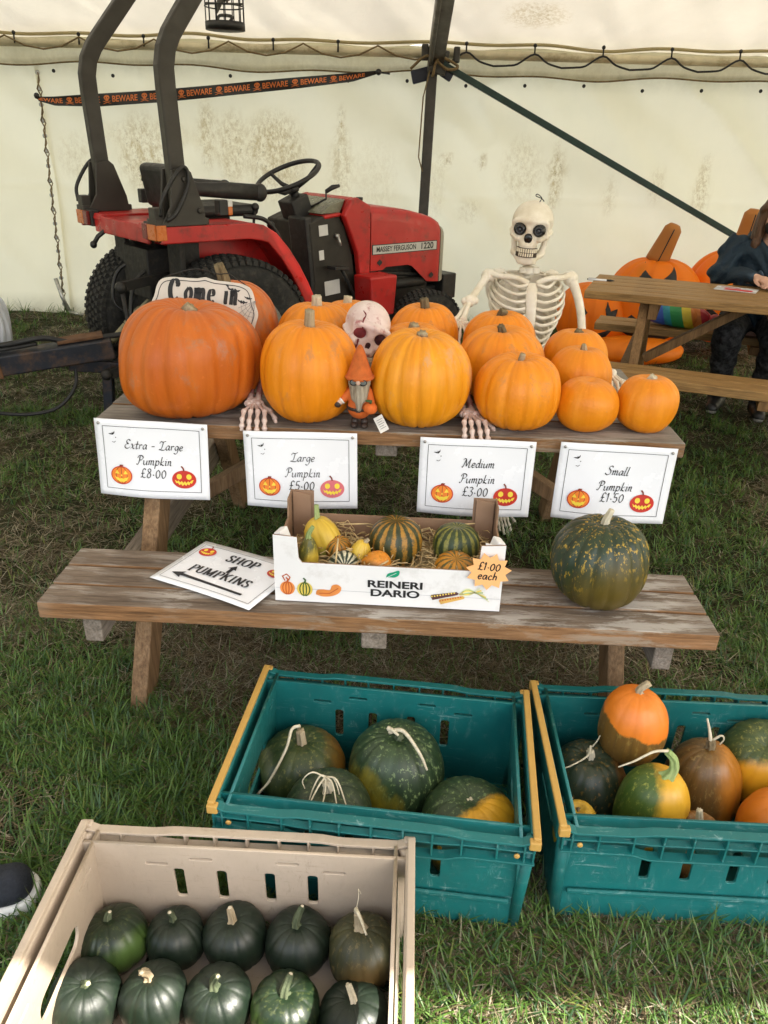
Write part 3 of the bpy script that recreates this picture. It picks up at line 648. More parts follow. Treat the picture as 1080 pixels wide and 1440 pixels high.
def squash_mat(name, dark, mid, fleck, patch=None, pdir=(0, 0, 1), plev=.5, pw=.18, bands=0, stripe=None, nfleck=1.0, rough=.42):
    """green skinned squash: mottled rib lines, pale flecks, an orange patch on one side"""
    m = NT(name); uv = m.coord((26, 1.3, 1), 'UV'); v = m.coord()
    col = m.ramp(m.noise(uv, 1.0, 6, .65), [(.3, dark), (.7, mid)])
    s1 = m.noise(m.coord((1, 1, .4)), 120, 3, .7); area = m.noise(v, 9, 3)
    k = m.math('MULTIPLY', m.ramp(s1, [(.56, 0), (.64, 1)]), m.ramp(area, [(.30, .1), (.62, nfleck)])); col = m.mix(m.math('MULTIPLY', k, min(1, .85*nfleck)), col, fleck)
    if bands:
        w_ = m.n('ShaderNodeTexWave', wave_type='BANDS', bands_direction='X', Vector=m.coord((1, 1, 1), 'UV'), Scale=bands/2*1.0/ (math.pi/ math.pi) / 6.2832*6.2832/ 1.0, Distortion=0).outputs['Fac']
        wn = m.math('ADD', w_, m.math('MULTIPLY', m.math('SUBTRACT', m.noise(v, 24, 8, .8), .5), 2.6)); col = m.mix(m.math('MULTIPLY', m.ramp(wn, [(.45, 0), (.75, 1)]), m.ramp(m.noise(v, 70, 5, .8), [(.36, .15), (.52, 1)])), col, stripe)
    if patch:
        d = m.n('ShaderNodeVectorMath', operation='DOT_PRODUCT'); m.set(d.inputs[0], m.coord((1, 1, 1), 'Generated', loc=(-.5, -.5, -.5))); d.inputs[1].default_value = Vector(pdir).normalized()
        q = m.math('ADD', m.math('MULTIPLY', d.outputs['Value'], 2.0), m.math('MULTIPLY', m.math('SUBTRACT', m.noise(m.coord((1, 1, .6)), 16, 6, .7), .5), .65)); q = m.math('ADD', m.math('MULTIPLY', q, .5), .5); plev = plev*.5+.5; pw = pw*.5
        pc = m.ramp(m.noise(v, 14, 5), [(.3, tuple(x*.8 for x in patch)), (.7, patch)])
        col = m.mix(m.ramp(q, [(plev-pw/2, 0), (plev+pw/2, 1)]), col, pc)
    m.bump(m.math('ADD', m.noise(v, 30, 4), m.math('MULTIPLY', s1, .3)), .12, .008)
    return m.base(col, m.ramp(m.noise(v, 10, 5), [(.3, rough-.1), (.7, rough+.15)]), 0, .5)
def stem_mat(name, ca, cb):
    m = NT(name); v = m.coord((30, 30, 4)); m.bump(m.noise(v, 3, 4), .6, .004)
    return m.base(m.ramp(m.noise(v, 2.5, 6, .7), [(.3, ca), (.7, cb)]), .8, 0, .25)
ST_TAN = stem_mat('dry_stem', (.19, .14, .075), (.48, .40, .27)); ST_DARK = stem_mat('brown_stem', (.06, .045, .025), (.26, .20, .11)); ST_GREEN = stem_mat('green_stem', (.022, .036, .018), (.13, .15, .085)); ST_PALE = stem_mat('pale_stem', (.40, .35, .24), (.66, .60, .46)); ST_LIME = stem_mat('lime_stem', (.16, .24, .07), (.36, .42, .18))

def squash_body(name, a, b, ribs, depth, mat, seed, lump=.03, dimple=.18, flat=.10, pear=0.0, parent=None, loc=None, rot=None, squash=1.0, nu=112, nv=56, p=2.25):
    rg = np.random.default_rng(seed)
    ph = np.linspace(0, 2*np.pi, nu+1); th = np.linspace(0.0001, np.pi-.0001, nv+1); PH, TH = np.meshgrid(ph, th, indexing='ij')
    off = np.zeros(ribs); off = rg.normal(0, .10, ribs); amp = .65+.6*rg.random(ribs)
    q = PH/(2*np.pi)*ribs; wob = .12*np.sin(PH*3+rg.random()*6)+.05*np.sin(PH*7+rg.random()*6)
    qq = q+wob+(rg.random()); idx = np.floor(qq).astype(int) % ribs; fr = qq-np.floor(qq)
    groove = np.exp(-((fr-.0)/.12)**2)+np.exp(-((fr-1.0)/.12)**2); groove = groove*amp[idx]
    st, ct = np.sin(TH), np.cos(TH)
    prof = (np.abs(st)**(2/p))*a; z = np.sign(ct)*np.abs(ct)**(2/p)*b
    ww = np.clip(st*1.15, 0, 1)**.8
    rad = prof*(1-depth*groove*ww+.012*np.sin(fr*np.pi)*ww)
    lumpf = np.zeros_like(PH)
    for k in range(5):
        kx, kz, p1, p2 = rg.integers(1, 4), rg.uniform(.8, 2.6), rg.random()*6.28, rg.random()*6.28
        lumpf += np.sin(kx*PH+p1)*np.sin(kz*TH*1.3+p2)/5*1.5
    rad = rad*(1+lump*lumpf*ww)*(1+pear*(-ct)); z = z*(1+lump*.4*np.sin(PH+rg.random()*6))
    rn = np.clip(rad/a, 0, 1)
    z = z-dimple*b*np.exp(-(rn/.30)**2)*(ct > 0)+flat*b*np.exp(-(rn/.38)**2)*(ct < 0)
    z = z-depth*.5*b*groove*np.exp(-((rn-.45)/.3)**2)*np.sign(ct)
    X = rad*np.cos(PH); Y = rad*np.sin(PH)*squash
    P = np.stack([X, Y, z], -1); P[-1] = P[0]
    o = grid_obj(name, P, mat, parent, True, None, loc, rot)
    me = o.data; uvl = me.uv_layers.new(name='UVMap'); U, Vv = np.meshgrid(np.linspace(0, 1, nu+1), np.linspace(0, 1, nv+1), indexing='ij')
    li = np.zeros(len(me.loops), np.int32); me.loops.foreach_get('vertex_index', li); uv = np.stack([U.ravel()[li], Vv.ravel()[li]], -1).astype(np.float32); uvl.data.foreach_set('uv', uv.ravel())
    return o
def stem_obj(parent, z0, path, r0, r1, mat, seed=0, ridges=6, flare=1.7, name='stem', rag=0.0):
    """ridged stem following path (relative to the stem foot)"""
    rg = np.random.default_rng(seed); P = np.array(catmull([(p[0], p[2]) for p in path], 5)); Q = np.array(catmull([(p[1], p[2]) for p in path], 5))
    pts = [Vector((P[i][0], Q[i][0], P[i][1])) for i in range(len(P))]; k = len(pts); n = 30; vs = []; fs = []
    for i, p in enumerate(pts):
        d = (pts[min(i+1, k-1)]-pts[max(i-1, 0)]).normalized(); u = Vector((1, 0, 0)); u = (u-d*u.dot(d)).normalized(); v = d.cross(u); t = i/(k-1)
        r = (r0+(r1-r0)*t)*(1+(flare-1)*max(0, 1-t*3.2)**1.6)
        for j in range(n):
            an = 2*math.pi*j/n; rr = r*(1+.20*math.cos(ridges*an+t*1.2)+.05*math.sin(3*an+seed))
            vs.append(p+u*(rr*math.cos(an))+v*(rr*math.sin(an))+d*((rg.random()-.5)*rag*r1 if i == k-1 else 0))
    for i in range(k-1):
        for j in range(n): fs.append((i*n+j, i*n+(j+1) % n, (i+1)*n+(j+1) % n, (i+1)*n+j))
    c = len(vs); vs.append(pts[-1]-(pts[-1]-pts[-2]).normalized()*r1*.15)
    for j in range(n): fs.append(((k-1)*n+j, (k-1)*n+(j+1) % n, c))
    b = MB(); b.add(vs, fs, 0, True); return b.build(name, mat, parent, loc=(0, 0, z0))
def pumpkin(label, c, zb, a, b, mat, stem, seed, group, ribs=14, depth=.035, name='pumpkin', cat='pumpkin', tilt=(0, 0, 0), dimple=.18, lump=.05, flat=.10, pear=0, squash=1.0, p=2.25, sink=.0):
    o = squash_body(name, a, b, ribs, depth, mat, seed, lump, dimple, flat, pear, None, (c[0], c[1], zb+b*(1-flat*.9)-sink), tilt, squash, p=p)
    tag(o, label, cat, group)
    if stem:
        path, r0, r1, sm = stem[:4]; stem_obj(o, b*(1-dimple)-.012, path, r0, r1, sm, seed, *(stem[4:]))
    return o
def st(h, lean=(0, 0), r0=.013, r1=.010, mat=None, **k): return ([(0, 0, 0), (lean[0]*.2, lean[1]*.2, h*.45), (lean[0], lean[1], h)], r0, r1, mat or ST_TAN)
P_DEEP = pumpkin_mat('deep_orange_skin', (.44, .092, .005), (.56, .14, .008), .10, (.36, .17, .09)); P_OR = pumpkin_mat('orange_skin', (.67, .200, .003), (.77, .27, .005), .10, (.48, .20, .07)); P_YEL = pumpkin_mat('golden_orange_skin', (.66, .225, .003), (.76, .31, .007), .14, (.62, .33, .16)); P_SM = pumpkin_mat('bright_orange_skin', (.66, .20, .003), (.75, .265, .005), .06)
T = .713
GP = 'orange pumpkins on the display table'
pumpkin('largest dark orange pumpkin, at the front left corner of the table', (-.545, 2.055), T, .189, .157, P_DEEP, st(.026, (.016, .0), .022, .016, ST_TAN), 101, GP, 16, .042, lump=.10, dimple=.20, p=2.5)
xlb = pumpkin('dark orange pumpkin behind the come in plaque', (-.512, 2.40), T, .160, .158, P_DEEP, st(.085, (-.015, -.01), .020, .014, ST_DARK), 102, GP, 15, .03, lump=.04)
pumpkin('tall orange pumpkin with upright stem left of the gnome', (-.212, 2.01), T, .132, .140, P_OR, st(.058, (.002, -.005), .013, .011, ST_TAN), 103, GP, 15, .042, dimple=.14, p=2.3)
pumpkin('golden orange pumpkin with ridged skin right of the gnome', (.087, 1.995), T, .136, .134, P_YEL, st(.024, (0, -.006), .015, .012, ST_TAN), 104, GP, 17, .045, dimple=.16)
pumpkin('pumpkin with pale stubby stem behind the tall one left of the skull', (-.224, 2.36), T, .128, .132, P_OR, st(.050, (.0, -.004), .015, .013, ST_PALE), 105, GP, 14)
pumpkin('mostly hidden pumpkin just left above the stained skull', (-.140, 2.53), T, .096, .120, P_OR, st(.040, (.003, 0), .013, .012, ST_PALE), 106, GP, 13)
pumpkin('pumpkin directly behind the golden one, knobbly stem showing', (.071, 2.27), T, .112, .112, P_OR, st(.026, (.005, -.006), .014, .013, ST_TAN), 107, GP, 14)
pumpkin('pumpkin with brown stem in front of the tractor front wheel', (.115, 2.50), T, .118, .120, P_OR, st(.046, (-.006, -.004), .014, .012, ST_DARK), 108, GP, 14)
pumpkin('medium pumpkin at the front right of centre, grooved, with short pale stem', (.353, 1.985), T, .116, .105, P_OR, st(.030, (.002, -.004), .009, .0065, ST_TAN), 109, GP, 13, .048)
pumpkin('medium pumpkin in the middle of the three below the ribcage', (.334, 2.23), T, .128, .115, P_OR, st(.034, (-.010, -.01), .013, .009, ST_DARK), 110, GP, 13)
pumpkin('medium pumpkin at the back, touching the ribcage', (.357, 2.46), T, .118, .115, P_OR, st(.034, (.008, -.01), .014, .012, ST_DARK), 111, GP, 13)
GS_ = 'small pumpkins at the right end of the table'
pumpkin('small smooth pumpkin with scratches and no stem at the front edge', (.542, 1.975), T, .083, .074, P_SM, None, 112, GS_, 10, .008, dimple=.12)
pumpkin('small pumpkin standing apart at the right corner of the table', (.706, 1.985), T, .081, .080, P_SM, st(.022, (.008, -.005), .011, .012, ST_PALE), 113, GS_, 11, .010)
pumpkin('small pumpkin in the middle of the three stacked in depth at right', (.566, 2.18), T, .092, .094, P_SM, st(.034, (-.004, -.006), .014, .005, ST_TAN), 114, GS_, 11, .014)
pumpkin('small pumpkin at the back, below the hanging bone arm', (.595, 2.39), T, .100, .096, P_SM, st(.022, (0, -.01), .014, .012, ST_DARK), 115, GS_, 12, .016)
SQ_BENCH = squash_mat('dark_green_gold_speckled', (.007, .020, .009), (.018, .036, .012), (.40, .25, .02), (.10, .072, .012), (.15, -.8, -.45), .62, .5, 0, None, 1.5)
pumpkin('large dark green pumpkin with gold flecks on the bench', (.519, 1.575), .419, .113, .112, SQ_BENCH, ([(0, 0, 0), (-.002, 0, .02), (.006, -.004, .052)], .011, .006, ST_PALE), 120, None, 15, .05, dimple=.12)

# plaque tied to the back pumpkin
def plaque():
    Mw = plain('plaque_white', (.62, .58, .52), .55, 0, .06, 20); Mk = plain('plaque_black', (.015, .014, .014), .6); Mg = plain('plaque_grey', (.22, .21, .20), .6)
    t = thing('hanging_plaque', 'white shaped plaque lettered Come in, hung on the back pumpkin', 'sign', (-.538, 2.225, T+.250), (R(-12), R(3), R(-4)))
    half = [(0, .082), (.03, .076), (.07, .075), (.105, .073), (.130, .064), (.142, .045), (.148, .02), (.158, -.01), (.150, -.05), (.16, -.085), (.12, -.10), (.06, -.105), (0, -.115)]
    out = half+[(-x, y) for x, y in half[-2:0:-1]]
    out = catmull(out+[out[0]], 5)[:-1]
    M = Matrix.Rotation(R(90), 4, 'X')
    b = MB(); b.prism(out, -.004, .004, M); b.build('board', Mw, t, bevel=.0015)
    fl = Flat(); ins = [(x*.93, y*.90-.001) for x, y in out]; fl.line(ins+[ins[0]], .0022, 0, 1)
    fl.write('C', -.088, .010, .058, 0, 2, .24, .08, .2, .02, .07, sx=.9); fl.write('ome in', .022, .012, .074, 0, 2, .15, .04, .2, .05, .10, sx=.66); fl.write('come', -.01, -.075, .05, 0, 2, .15, .035, .2, .05, .06)
    for bx, by, s_ in ((.085, .052, 1), (.112, .022, .8), (.128, .034, .6)):
        fl.poly([(bx+s_*px*.02, by+s_*py*.02) for px, py in ((-1, .5), (-.5, .25), (-.1, .35), (0, .1), (.15, .35), (.5, .1), (1, .2), (.7, -.15), (.4, -.1), (.2, -.35), (0, -.15), (-.3, -.25), (-.5, 0), (-.8, .1))], 0, 2)
    for k in range(5): fl.line([(.15, .03-.0), (.15-.05*math.cos(k*.35), .02-.05*math.sin(k*.35+.3))], .0011, 1, 2)
    for r_ in (.018, .03, .042): fl.line([(.15-r_*math.cos(k*.35), .025-r_*math.sin(k*.35+.25)) for k in range(5)], .001, 1, 2)
    fl.build('lettering', [Mk, Mg], t, lambda x, y, z: (x, -.0044-z, y))
    b = MB(); b.tube(catmull3([(-.128, .003, .068), (-.10, .03, .085), (-.05, .075, .105), (.0, .12, .098), (.045, .08, .10), (.085, .03, .085), (.125, .003, .066)], 6), .0016, 6); b.build('cord', M_BLACK, t)
plaque()

# ------------------------------------------------------------------ price signs
M_PAPER = plain('laminated_paper', (.80, .81, .84), .22, 0, .015, 6); M_INK = plain('black_ink', (.012, .012, .013), .5); M_INKF = plain('faded_ink', (.09, .09, .095), .5)
M_PO = plain('print_orange', (.80, .22, .03), .4); M_PR = plain('print_red', (.50, .028, .018), .4); M_PY = plain('print_yellow', (.85, .62, .06), .4); M_PD = plain('print_dark_red', (.20, .03, .015), .4)
M_PPINK = plain('print_faded_red', (.62, .15, .17), .4); M_PIN = plain('drawing_pin', (.35, .34, .32), .3, .9)
SM = [M_PAPER, M_INK, M_PO, M_PR, M_PY, M_PD, M_INKF, M_PPINK]
def jack_a(f, cx, cy, s, body=2, ln=5):
    f.ell(cx, cy, s*1.0, s*.86, body, 2)
    for k in (-.55, 0, .55): f.line([(cx+k*s*math.sin(a)*1.0, cy+s*.84*math.cos(a)) for a in np.linspace(.15, 3.0, 9)], s*.05, ln, 3)
    f.poly([(cx-.22*s, cy+.78*s), (cx+.16*s, cy+.78*s), (cx+.22*s, cy+1.05*s), (cx-.1*s, cy+1.05*s)], 5, 3)
    f.line([(cx+s*math.cos(a), cy+s*.86*math.sin(a)) for a in np.linspace(0, 6.283, 25)], s*.09, 3, 3)
    for sx in (-1, 1): f.poly([(cx+sx*.18*s, cy+.12*s), (cx+sx*.62*s, cy+.16*s), (cx+sx*.42*s, cy+.52*s)], 4, 4)
    f.poly([(cx-.1*s, cy-.08*s), (cx+.1*s, cy-.08*s), (cx, cy+.12*s)], 4, 4)
    f.poly([(cx-.7*s, cy-.1*s), (cx-.5*s, cy-.22*s), (cx-.3*s, cy-.25*s), (cx-.2*s, cy-.36*s), (cx-.05*s, cy-.28*s), (cx+.2*s, cy-.34*s), (cx+.3*s, cy-.24*s), (cx+.5*s, cy-.22*s), (cx+.7*s, cy-.08*s), (cx+.5*s, cy-.48*s), (cx+.2*s, cy-.64*s), (cx-.2*s, cy-.64*s), (cx-.5*s, cy-.46*s)], 4, 4)
def jack_b(f, cx, cy, s, body=3):
    f.ell(cx, cy, s*1.05, s*.82, body, 2)
    f.line([(cx, cy+.75*s), (cx-.05*s, cy+1.0*s), (cx-.22*s, cy+1.2*s)], s*.13, 5, 3)
    for sx in (-1, 1): f.ell(cx+sx*.42*s, cy+.26*s, s*.23, s*.25, 4, 3, 16)
    up = [(-.82, -.02), (-.6, -.2), (-.5, -.08), (-.36, -.26), (-.22, -.14), (-.08, -.3), (.06, -.15), (.2, -.3), (.34, -.13), (.46, -.25), (.6, -.08), (.82, 0)]
    lo = [(.66, -.34), (.52, -.28), (.42, -.5), (.28, -.38), (.16, -.56), (0, -.42), (-.14, -.58), (-.28, -.4), (-.42, -.5), (-.54, -.3), (-.68, -.34)]
    f.poly([(cx+x*s, cy+y*s) for x, y in up+lo], 4, 3)
def bats(f, cx, cy):
    f.poly([(cx+px*.009, cy+py*.009) for px, py in ((-1.0, .0), (-.3, .1), (.1, .0), (.2, .5), (.5, .2), (1.0, .9), (.9, .1), (.4, -.35), (-.2, -.3))], 1, 2)
    f.ell(cx+.011, cy-.010, .0016, .0016, 6, 2, 8); f.line([(cx+.0, cy-.022), (cx+.006, cy-.024), (cx+.010, cy-.020)], .0016, 6, 2)
def price_sign(label, line1, line2, price, loc, rot, ink=1, dy=0.0, red=3, px=0.0, py=0.0):
    t = thing('price_sign', label, 'sign', loc, rot, 'printed price signs pinned along the table edge'); W, H = .303, .214
    bend = lambda x, y: -.010*math.sin((x/W+.5)*math.pi)*(.2+.8*(.5-y/H))-.006*(.5-y/H)**2+.002*math.sin(x*23+y*9)
    xs_ = np.linspace(-W/2, W/2, 25); ys_ = np.linspace(-H/2, H/2, 17); Xg, Yg = np.meshgrid(xs_, ys_, indexing='ij')
    Bz = np.vectorize(bend)(Xg, Yg); P = np.stack([Xg, Bz, Yg], -1)
    o = grid_obj('paper_sheet', P[:, ::-1], M_PAPER, t); so_ = o.modifiers.new('thick', 'SOLIDIFY'); so_.thickness = .0006; so_.offset = 1
    f = Flat(); f.frame(-W/2+.022, -H/2+.021, W/2-.022, H/2-.019, .0013, 1, 1, 20)
    f.write(line1, .005, .030+dy, .0245, ink, 2, .13, .035, .75, .22, .07); f.write(line2, .005, -.013+dy, .0250, ink, 2, .13, .035, .75, .22, .075)
    f.write(price, .002+px, -.049+py, .027, 1, 2, .10, .06, .75, .12, .10)
    jack_a(f, -.086, -.047, .0285); jack_b(f, .084, -.050, .031, red); bats(f, -.106, .068)
    f.build('printed_design', SM, t, lambda x, y, z: (x, bend(x, y)-.0009-z, y))
    for sx in (-1, 1):
        b = MB(); b.ball((0, 0, 0), (.0042, .003, .0042), 12); b.tube([(0, 0, 0), (0, .012, 0)], .0008, 6); b.build('drawing_pin', M_PIN, t, loc=(sx*(W/2-.012), bend(sx*.14, .1)-.0022, H/2-.012))
    return t
zc = .617
price_sign('Extra-Large Pumpkin price sign at £8.00', 'Extra - Large', 'Pumpkin', '£8.00', (-.627, 1.884, zc+.004), (R(-3), R(1.2), R(-2)))
price_sign('Large Pumpkin price sign at £5.00, with faded print', 'Large', 'Pumpkin', '£5.00', (-.226, 1.872, zc-.009), (R(-2), R(-1.0), R(-2)), 6, -.004, 7, 0, -.004)
price_sign('Medium Pumpkin price sign at £3.00', 'Medium', 'Pumpkin', '£3.00', (.241, 1.855, zc-.009), (R(-2), R(.2), R(-2)))
price_sign('Small Pumpkin price sign at £1.50, beside the table end', 'Small', 'Pumpkin', '£1.50', (.606, 1.844, zc-.010), (R(-2), R(1.2), R(-2)), 1, -.004)

def shop_sign():
    t = thing('direction_sign', 'laminated SHOP and PUMPKINS arrow sign lying on the bench', 'sign', (-.392, 1.625, .4235), (0, 0, R(-27))); W, H = .303, .214
    bend = lambda x, y: .0035*(1+math.sin(x*11+1))+.004*max(0, y/H)
    Xg, Yg = np.meshgrid(np.linspace(-W/2, W/2, 21), np.linspace(-H/2, H/2, 13), indexing='ij'); P = np.stack([Xg, Yg, np.vectorize(bend)(Xg, Yg)], -1)
    o = grid_obj('paper_sheet', P, M_PAPER, t); so_ = o.modifiers.new('thick', 'SOLIDIFY'); so_.thickness = .0006
    f = Flat(); f.frame(-W/2+.016, -H/2+.018, W/2-.016, H/2-.018, .0012, 1, 1, 16)
    f.write('SHOP', .012, .042, .031, 1, 2, .21, .06, 0, .04, .09, serif=True); f.write('PUMPKINS', .0, -.037, .031, 1, 2, .20, .06, 0, .04, .06, serif=True)
    jack_b(f, -.105, .058, .024); jack_b(f, .115, .052, .022)
    f.poly([(.002, -.004), (.013, -.004), (.013, .016), (.021, .014), (.011, .034), (-.006, .016), (.003, .017)], 1, 2)
    f.poly([(-.12, -.062), (-.085, -.046), (-.09, -.056), (.10, -.064), (.10, -.072), (-.09, -.066), (-.084, -.076)], 1, 3)
    f.build('printed_design', SM, t, lambda x, y, z: (x, y, bend(x, y)+.0009+z))
shop_sign()
# ------------------------------------------------------------------ plastic crates
def plastic(name, c, scuff, rough=.42, amt=.7, c2=None):
    m = NT(name); v = m.coord(); col = m.ramp(m.noise(v, 4, 5), [(.3, c), (.7, c2 or tuple(x*1.25 for x in c))])
    s1 = m.noise(m.coord((26, 26, 9), rot=(.3, .5, .2)), 2.2, 8, .8, .4); s2 = m.noise(m.coord((8, 40, 60), rot=(.1, .4, .7)), 1.6, 6, .75, .6)
    k = m.math('MULTIPLY', m.math('ADD', m.ramp(s1, [(.57, 0), (.67, 1)]), m.ramp(s2, [(.59, 0), (.66, .9)])), m.ramp(m.noise(v, 7, 3), [(.4, .1), (.65, 1)]), True)
    col = m.mix(m.math('MULTIPLY', k, amt), col, scuff); d = m.noise(v, 5.5, 8, .75); col = m.mix(m.math('MULTIPLY', m.ramp(d, [(.52, 0), (.75, 1)]), .35), col, tuple(x*.35+.012 for x in c))
    m.bump(m.math('ADD', m.noise(v, 3, 3), m.math('MULTIPLY', s1, .15)), .18, .02)
    return m.base(col, m.ramp(s1, [(.3, rough-.08), (.7, rough+.2)]), 0, .5)
PL_TEAL = plastic('teal_plastic', (.004, .100, .097), (.20, .33, .32)); PL_CREAM = plastic('beige_plastic', (.40, .325, .245), (.25, .19, .13), .5, .6, (.48, .395, .305)); PL_YEL = plastic('ochre_plastic', (.40, .235, .055), (.28, .17, .06), .5, .5)
def crate(label, loc, yaw, H, mat, bar, group=None, L=.612, W=.402):
    t = thing('stacking_crate', label, 'crate', loc, (0, 0, yaw), group); zt = H
    def wall(name, Lw, holes, y, rotz, xoff=(0, 0)):
        sp = [[(-Lw/2+.014, .004), (Lw/2-.014, .004), (Lw/2-.001, zt), (-Lw/2+.001, zt)]]+holes
        M = Matrix.Translation((xoff[0], xoff[1], 0)) @ Matrix.Rotation(rotz, 4, 'Z') @ Matrix.Rotation(R(90)-math.atan2(.013, zt)*1.0, 4, 'X')
        return bake_curve(name, sp, .005, .0008, mat, t, M)
    slots = [rrect(x, .585*zt, .021, .084, .007) for x in (-.125, -.045, .045, .125)]+[rrect(x, zt-.030-.018*(abs(x) > .12), .044, .009, .0045) for x in (-.165, -.08, .08, .165)]
    hand = [rrect(0, .56*zt, .150, .052, .022)]+[rrect(x, zt-.034, .05, .008, .004) for x in (-.12, .12)]
    # front (towards -Y), back, ends
    wall('long_wall', L-.006, slots, 0, 0, (0, -W/2+.016)); wall('long_wall', L-.006, slots, 0, math.pi, (0, W/2-.016))
    wall('end_wall', W-.006, hand, 0, R(90), (L/2-.016, 0)); wall('end_wall', W-.006, hand, 0, R(-90), (-L/2+.016, 0))
    fl = [[(-L/2+.020, -W/2+.020), (L/2-.020, -W/2+.020), (L/2-.020, W/2-.020), (-L/2+.020, W/2-.020)]]
    for i in range(9):
        for j in range(4): fl.append(rrect(-.24+i*.06, -.12+j*.08, .010, .036, .0045))
    bake_curve('floor_panel', fl, .005, .0006, mat, t, Matrix.Translation((0, 0, .007)))
    for sy in (-1, 1):
        b = MB()
        n = 49; xs_ = np.linspace(-L/2+.001, L/2-.001, n)
        def wave(x, lo, hi):
            a = abs(x); s = max(0, min(1, (a-.13)/.05)); s = s*s*(3-2*s); e = max(0, min(1, (a-.235)/.03)); return lo+(hi-lo)*s
        def shelf(zf, th, out):
            vs = []; fs = []
            for x in xs_:
                z = zf(x); o = out(x) if callable(out) else out
                vs += [(x, sy*(W/2-.006), z), (x, sy*(W/2+o), z-.001), (x, sy*(W/2+o), z-th), (x, sy*(W/2-.006), z-th)]
            for i in range(n-1):
                for k in range(4): fs.append((i*4+k, i*4+(k+1) % 4, i*4+4+(k+1) % 4, i*4+4+k))
            fs += [(0, 1, 2, 3), tuple((n-1)*4+k for k in (3, 2, 1, 0))]; b.add(vs, fs, 0, False)
        zu = lambda x: zt+.004-wave(x, 0, .006)*(abs(x) < .29); zl = lambda x: zt-.048+wave(x, -.012, .0)*1.0; zm = lambda x: zt-.022+wave(x, -.004, .0)
        shelf(zu, .006, .013); shelf(zm, .004, .010); shelf(zl, .005, .015)
        for x in (-.302, -.285, -.235, -.17, -.115, -.06, 0, .06, .115, .17, .235, .285, .302):
            za, zb = zl(x), zu(x); b.box((x, sy*(W/2+.002), (za+zb)/2-.003), (.004, .018, zb-za-.002))
        b.build('rim_flange', mat, t, bevel=.0012)
        for z in (.30*zt, .74*zt):
            b = MB(); yy = W/2-.016+.013*z/zt; b.box((0, sy*(yy+.002), z), (L-.07, .007, .012)); b.build('wall_rib', mat, t, bevel=.003)
    for sx in (-1, 1):
        b = MB()
        b.box((sx*(L/2-.003), 0, zt-.020), (.016, W-.02, .05)); b.build('end_rim', mat, t, bevel=.003)
        for sy in (-1, 1):
            b = MB(); b.tube([(sx*(L/2-.020), sy*(W/2-.020), .004), (sx*(L/2-.008), sy*(W/2-.008), zt-.004)], .012, 10); b.build('corner_post', mat, t)
        b = MB(); b.box((sx*(L/2-.001), 0, zt+.008), (.014, W+.018, .009)); b.box((sx*(L/2-.004), -W/2-.008, zt-.003), (.021, .014, .020)); b.box((sx*(L/2-.004), W/2+.008, zt-.003), (.021, .014, .020))
        b.build('bale_bar', bar, t, bevel=.0025)
        b = MB()
        for sy in (-1, 1): b.lathe([(.0055, 0), (.0055, .003), (.003, .004)], (sx*(L/2-.035), sy*(W/2+.013), zt-.030), (0, sy, 0), 10)
        b.build('pivot_studs', bar, t)
    return t
GC = 'stacking crates of squash on the grass'
crate('teal crate with ochre bars holding four dark green pumpkins', (.014, 1.207, .004), -.105, .268, PL_TEAL, PL_YEL, GC)
crate('teal crate at the right, holding mixed orange and green squash', (.660, 1.200, .004), -.03, .268, PL_TEAL, PL_YEL, GC)
crate('beige crate in the foreground holding small dark squash', (-.243, .785, .004), -.03, .243, PL_CREAM, PL_CREAM, GC)

# ------------------------------------------------------------------ squash in the crates
def cord(o, pts, r, mat=None, name='dry_tendril'):
    b = MB()

    A = catmull([(p[0], p[2]) for p in pts], 6); B = catmull([(p[1], p[2]) for p in pts], 6)
    q = [(A[i][0], B[i][0], A[i][1]) for i in range(len(A))]; n = len(q)
    b.tube(q, [r*(1-.6*i/n) for i in range(n)], 6); return b.build(name, mat or ST_PALE, o)
D1, D2 = (.009, .024, .009), (.030, .058, .020)
F0 = .018
GT = 'dark green pumpkins in the left teal crate'
S_a = squash_mat('olive_green_skin', (.016, .032, .010), (.05, .068, .018), (.20, .19, .05), (.24, .11, .012), (.85, .3, .1), .74, .4)
S_b = squash_mat('dark_flecked_skin', D1, D2, (.22, .30, .12), (.30, .24, .02), (-.75, -.8, -.35), .70, .3, nfleck=1.0)
S_c = squash_mat('green_with_gold_base', D1, D2, (.20, .28, .10), (.66, .34, .015), (.6, -.8, .0), .16, .16, nfleck=.9)
S_d = squash_mat('deep_green_skin', (.010, .022, .010), (.028, .045, .018), (.13, .16, .06))
o = pumpkin('olive pumpkin with long drooping dry stalk in the left teal crate', (-.172, 1.305), F0, .099, .090, S_a, ([(0, 0, 0), (.0, 0, .02), (-.002, 0, .052)], .011, .009, ST_TAN, 5, 1.9), 131, GT, 14, .018)
cord(o, [(-.002, 0, .128), (-.02, -.01, .125), (-.03, -.04, .095), (-.065, -.085, .04), (-.098, -.08, -.01), (-.10, -.075, -.05)], .0042); cord(o, [(-.06, -.085, .045), (-.09, -.09, .0), (-.088, -.085, -.06)], .0018)
o = pumpkin('tallest flecked dark pumpkin, pale snapped stalk lying across its top', (.045, 1.270), F0+.006, .107, .118, S_b, ([(0, 0, 0), (.0, -.003, .012), (.004, -.01, .026)], .012, .008, ST_GREEN), 132, GT, 16, .020, dimple=.14)
cord(o, [(-.02, -.005, .122), (.01, -.015, .135), (.045, -.055, .112), (.062, -.080, .088)], .0055); cord(o, [(-.022, .0, .128), (-.012, -.01, .131), (.0, -.02, .127)], .006)
o = pumpkin('flecked pumpkin with a golden yellow underside in the left teal crate', (.196, 1.135), F0+.016, .103, .092, S_c, ([(0, 0, 0), (.0, 0, .006), (.002, -.002, .010)], .012, .010, ST_PALE, 7, 1.2), 133, GT, 16, .018)
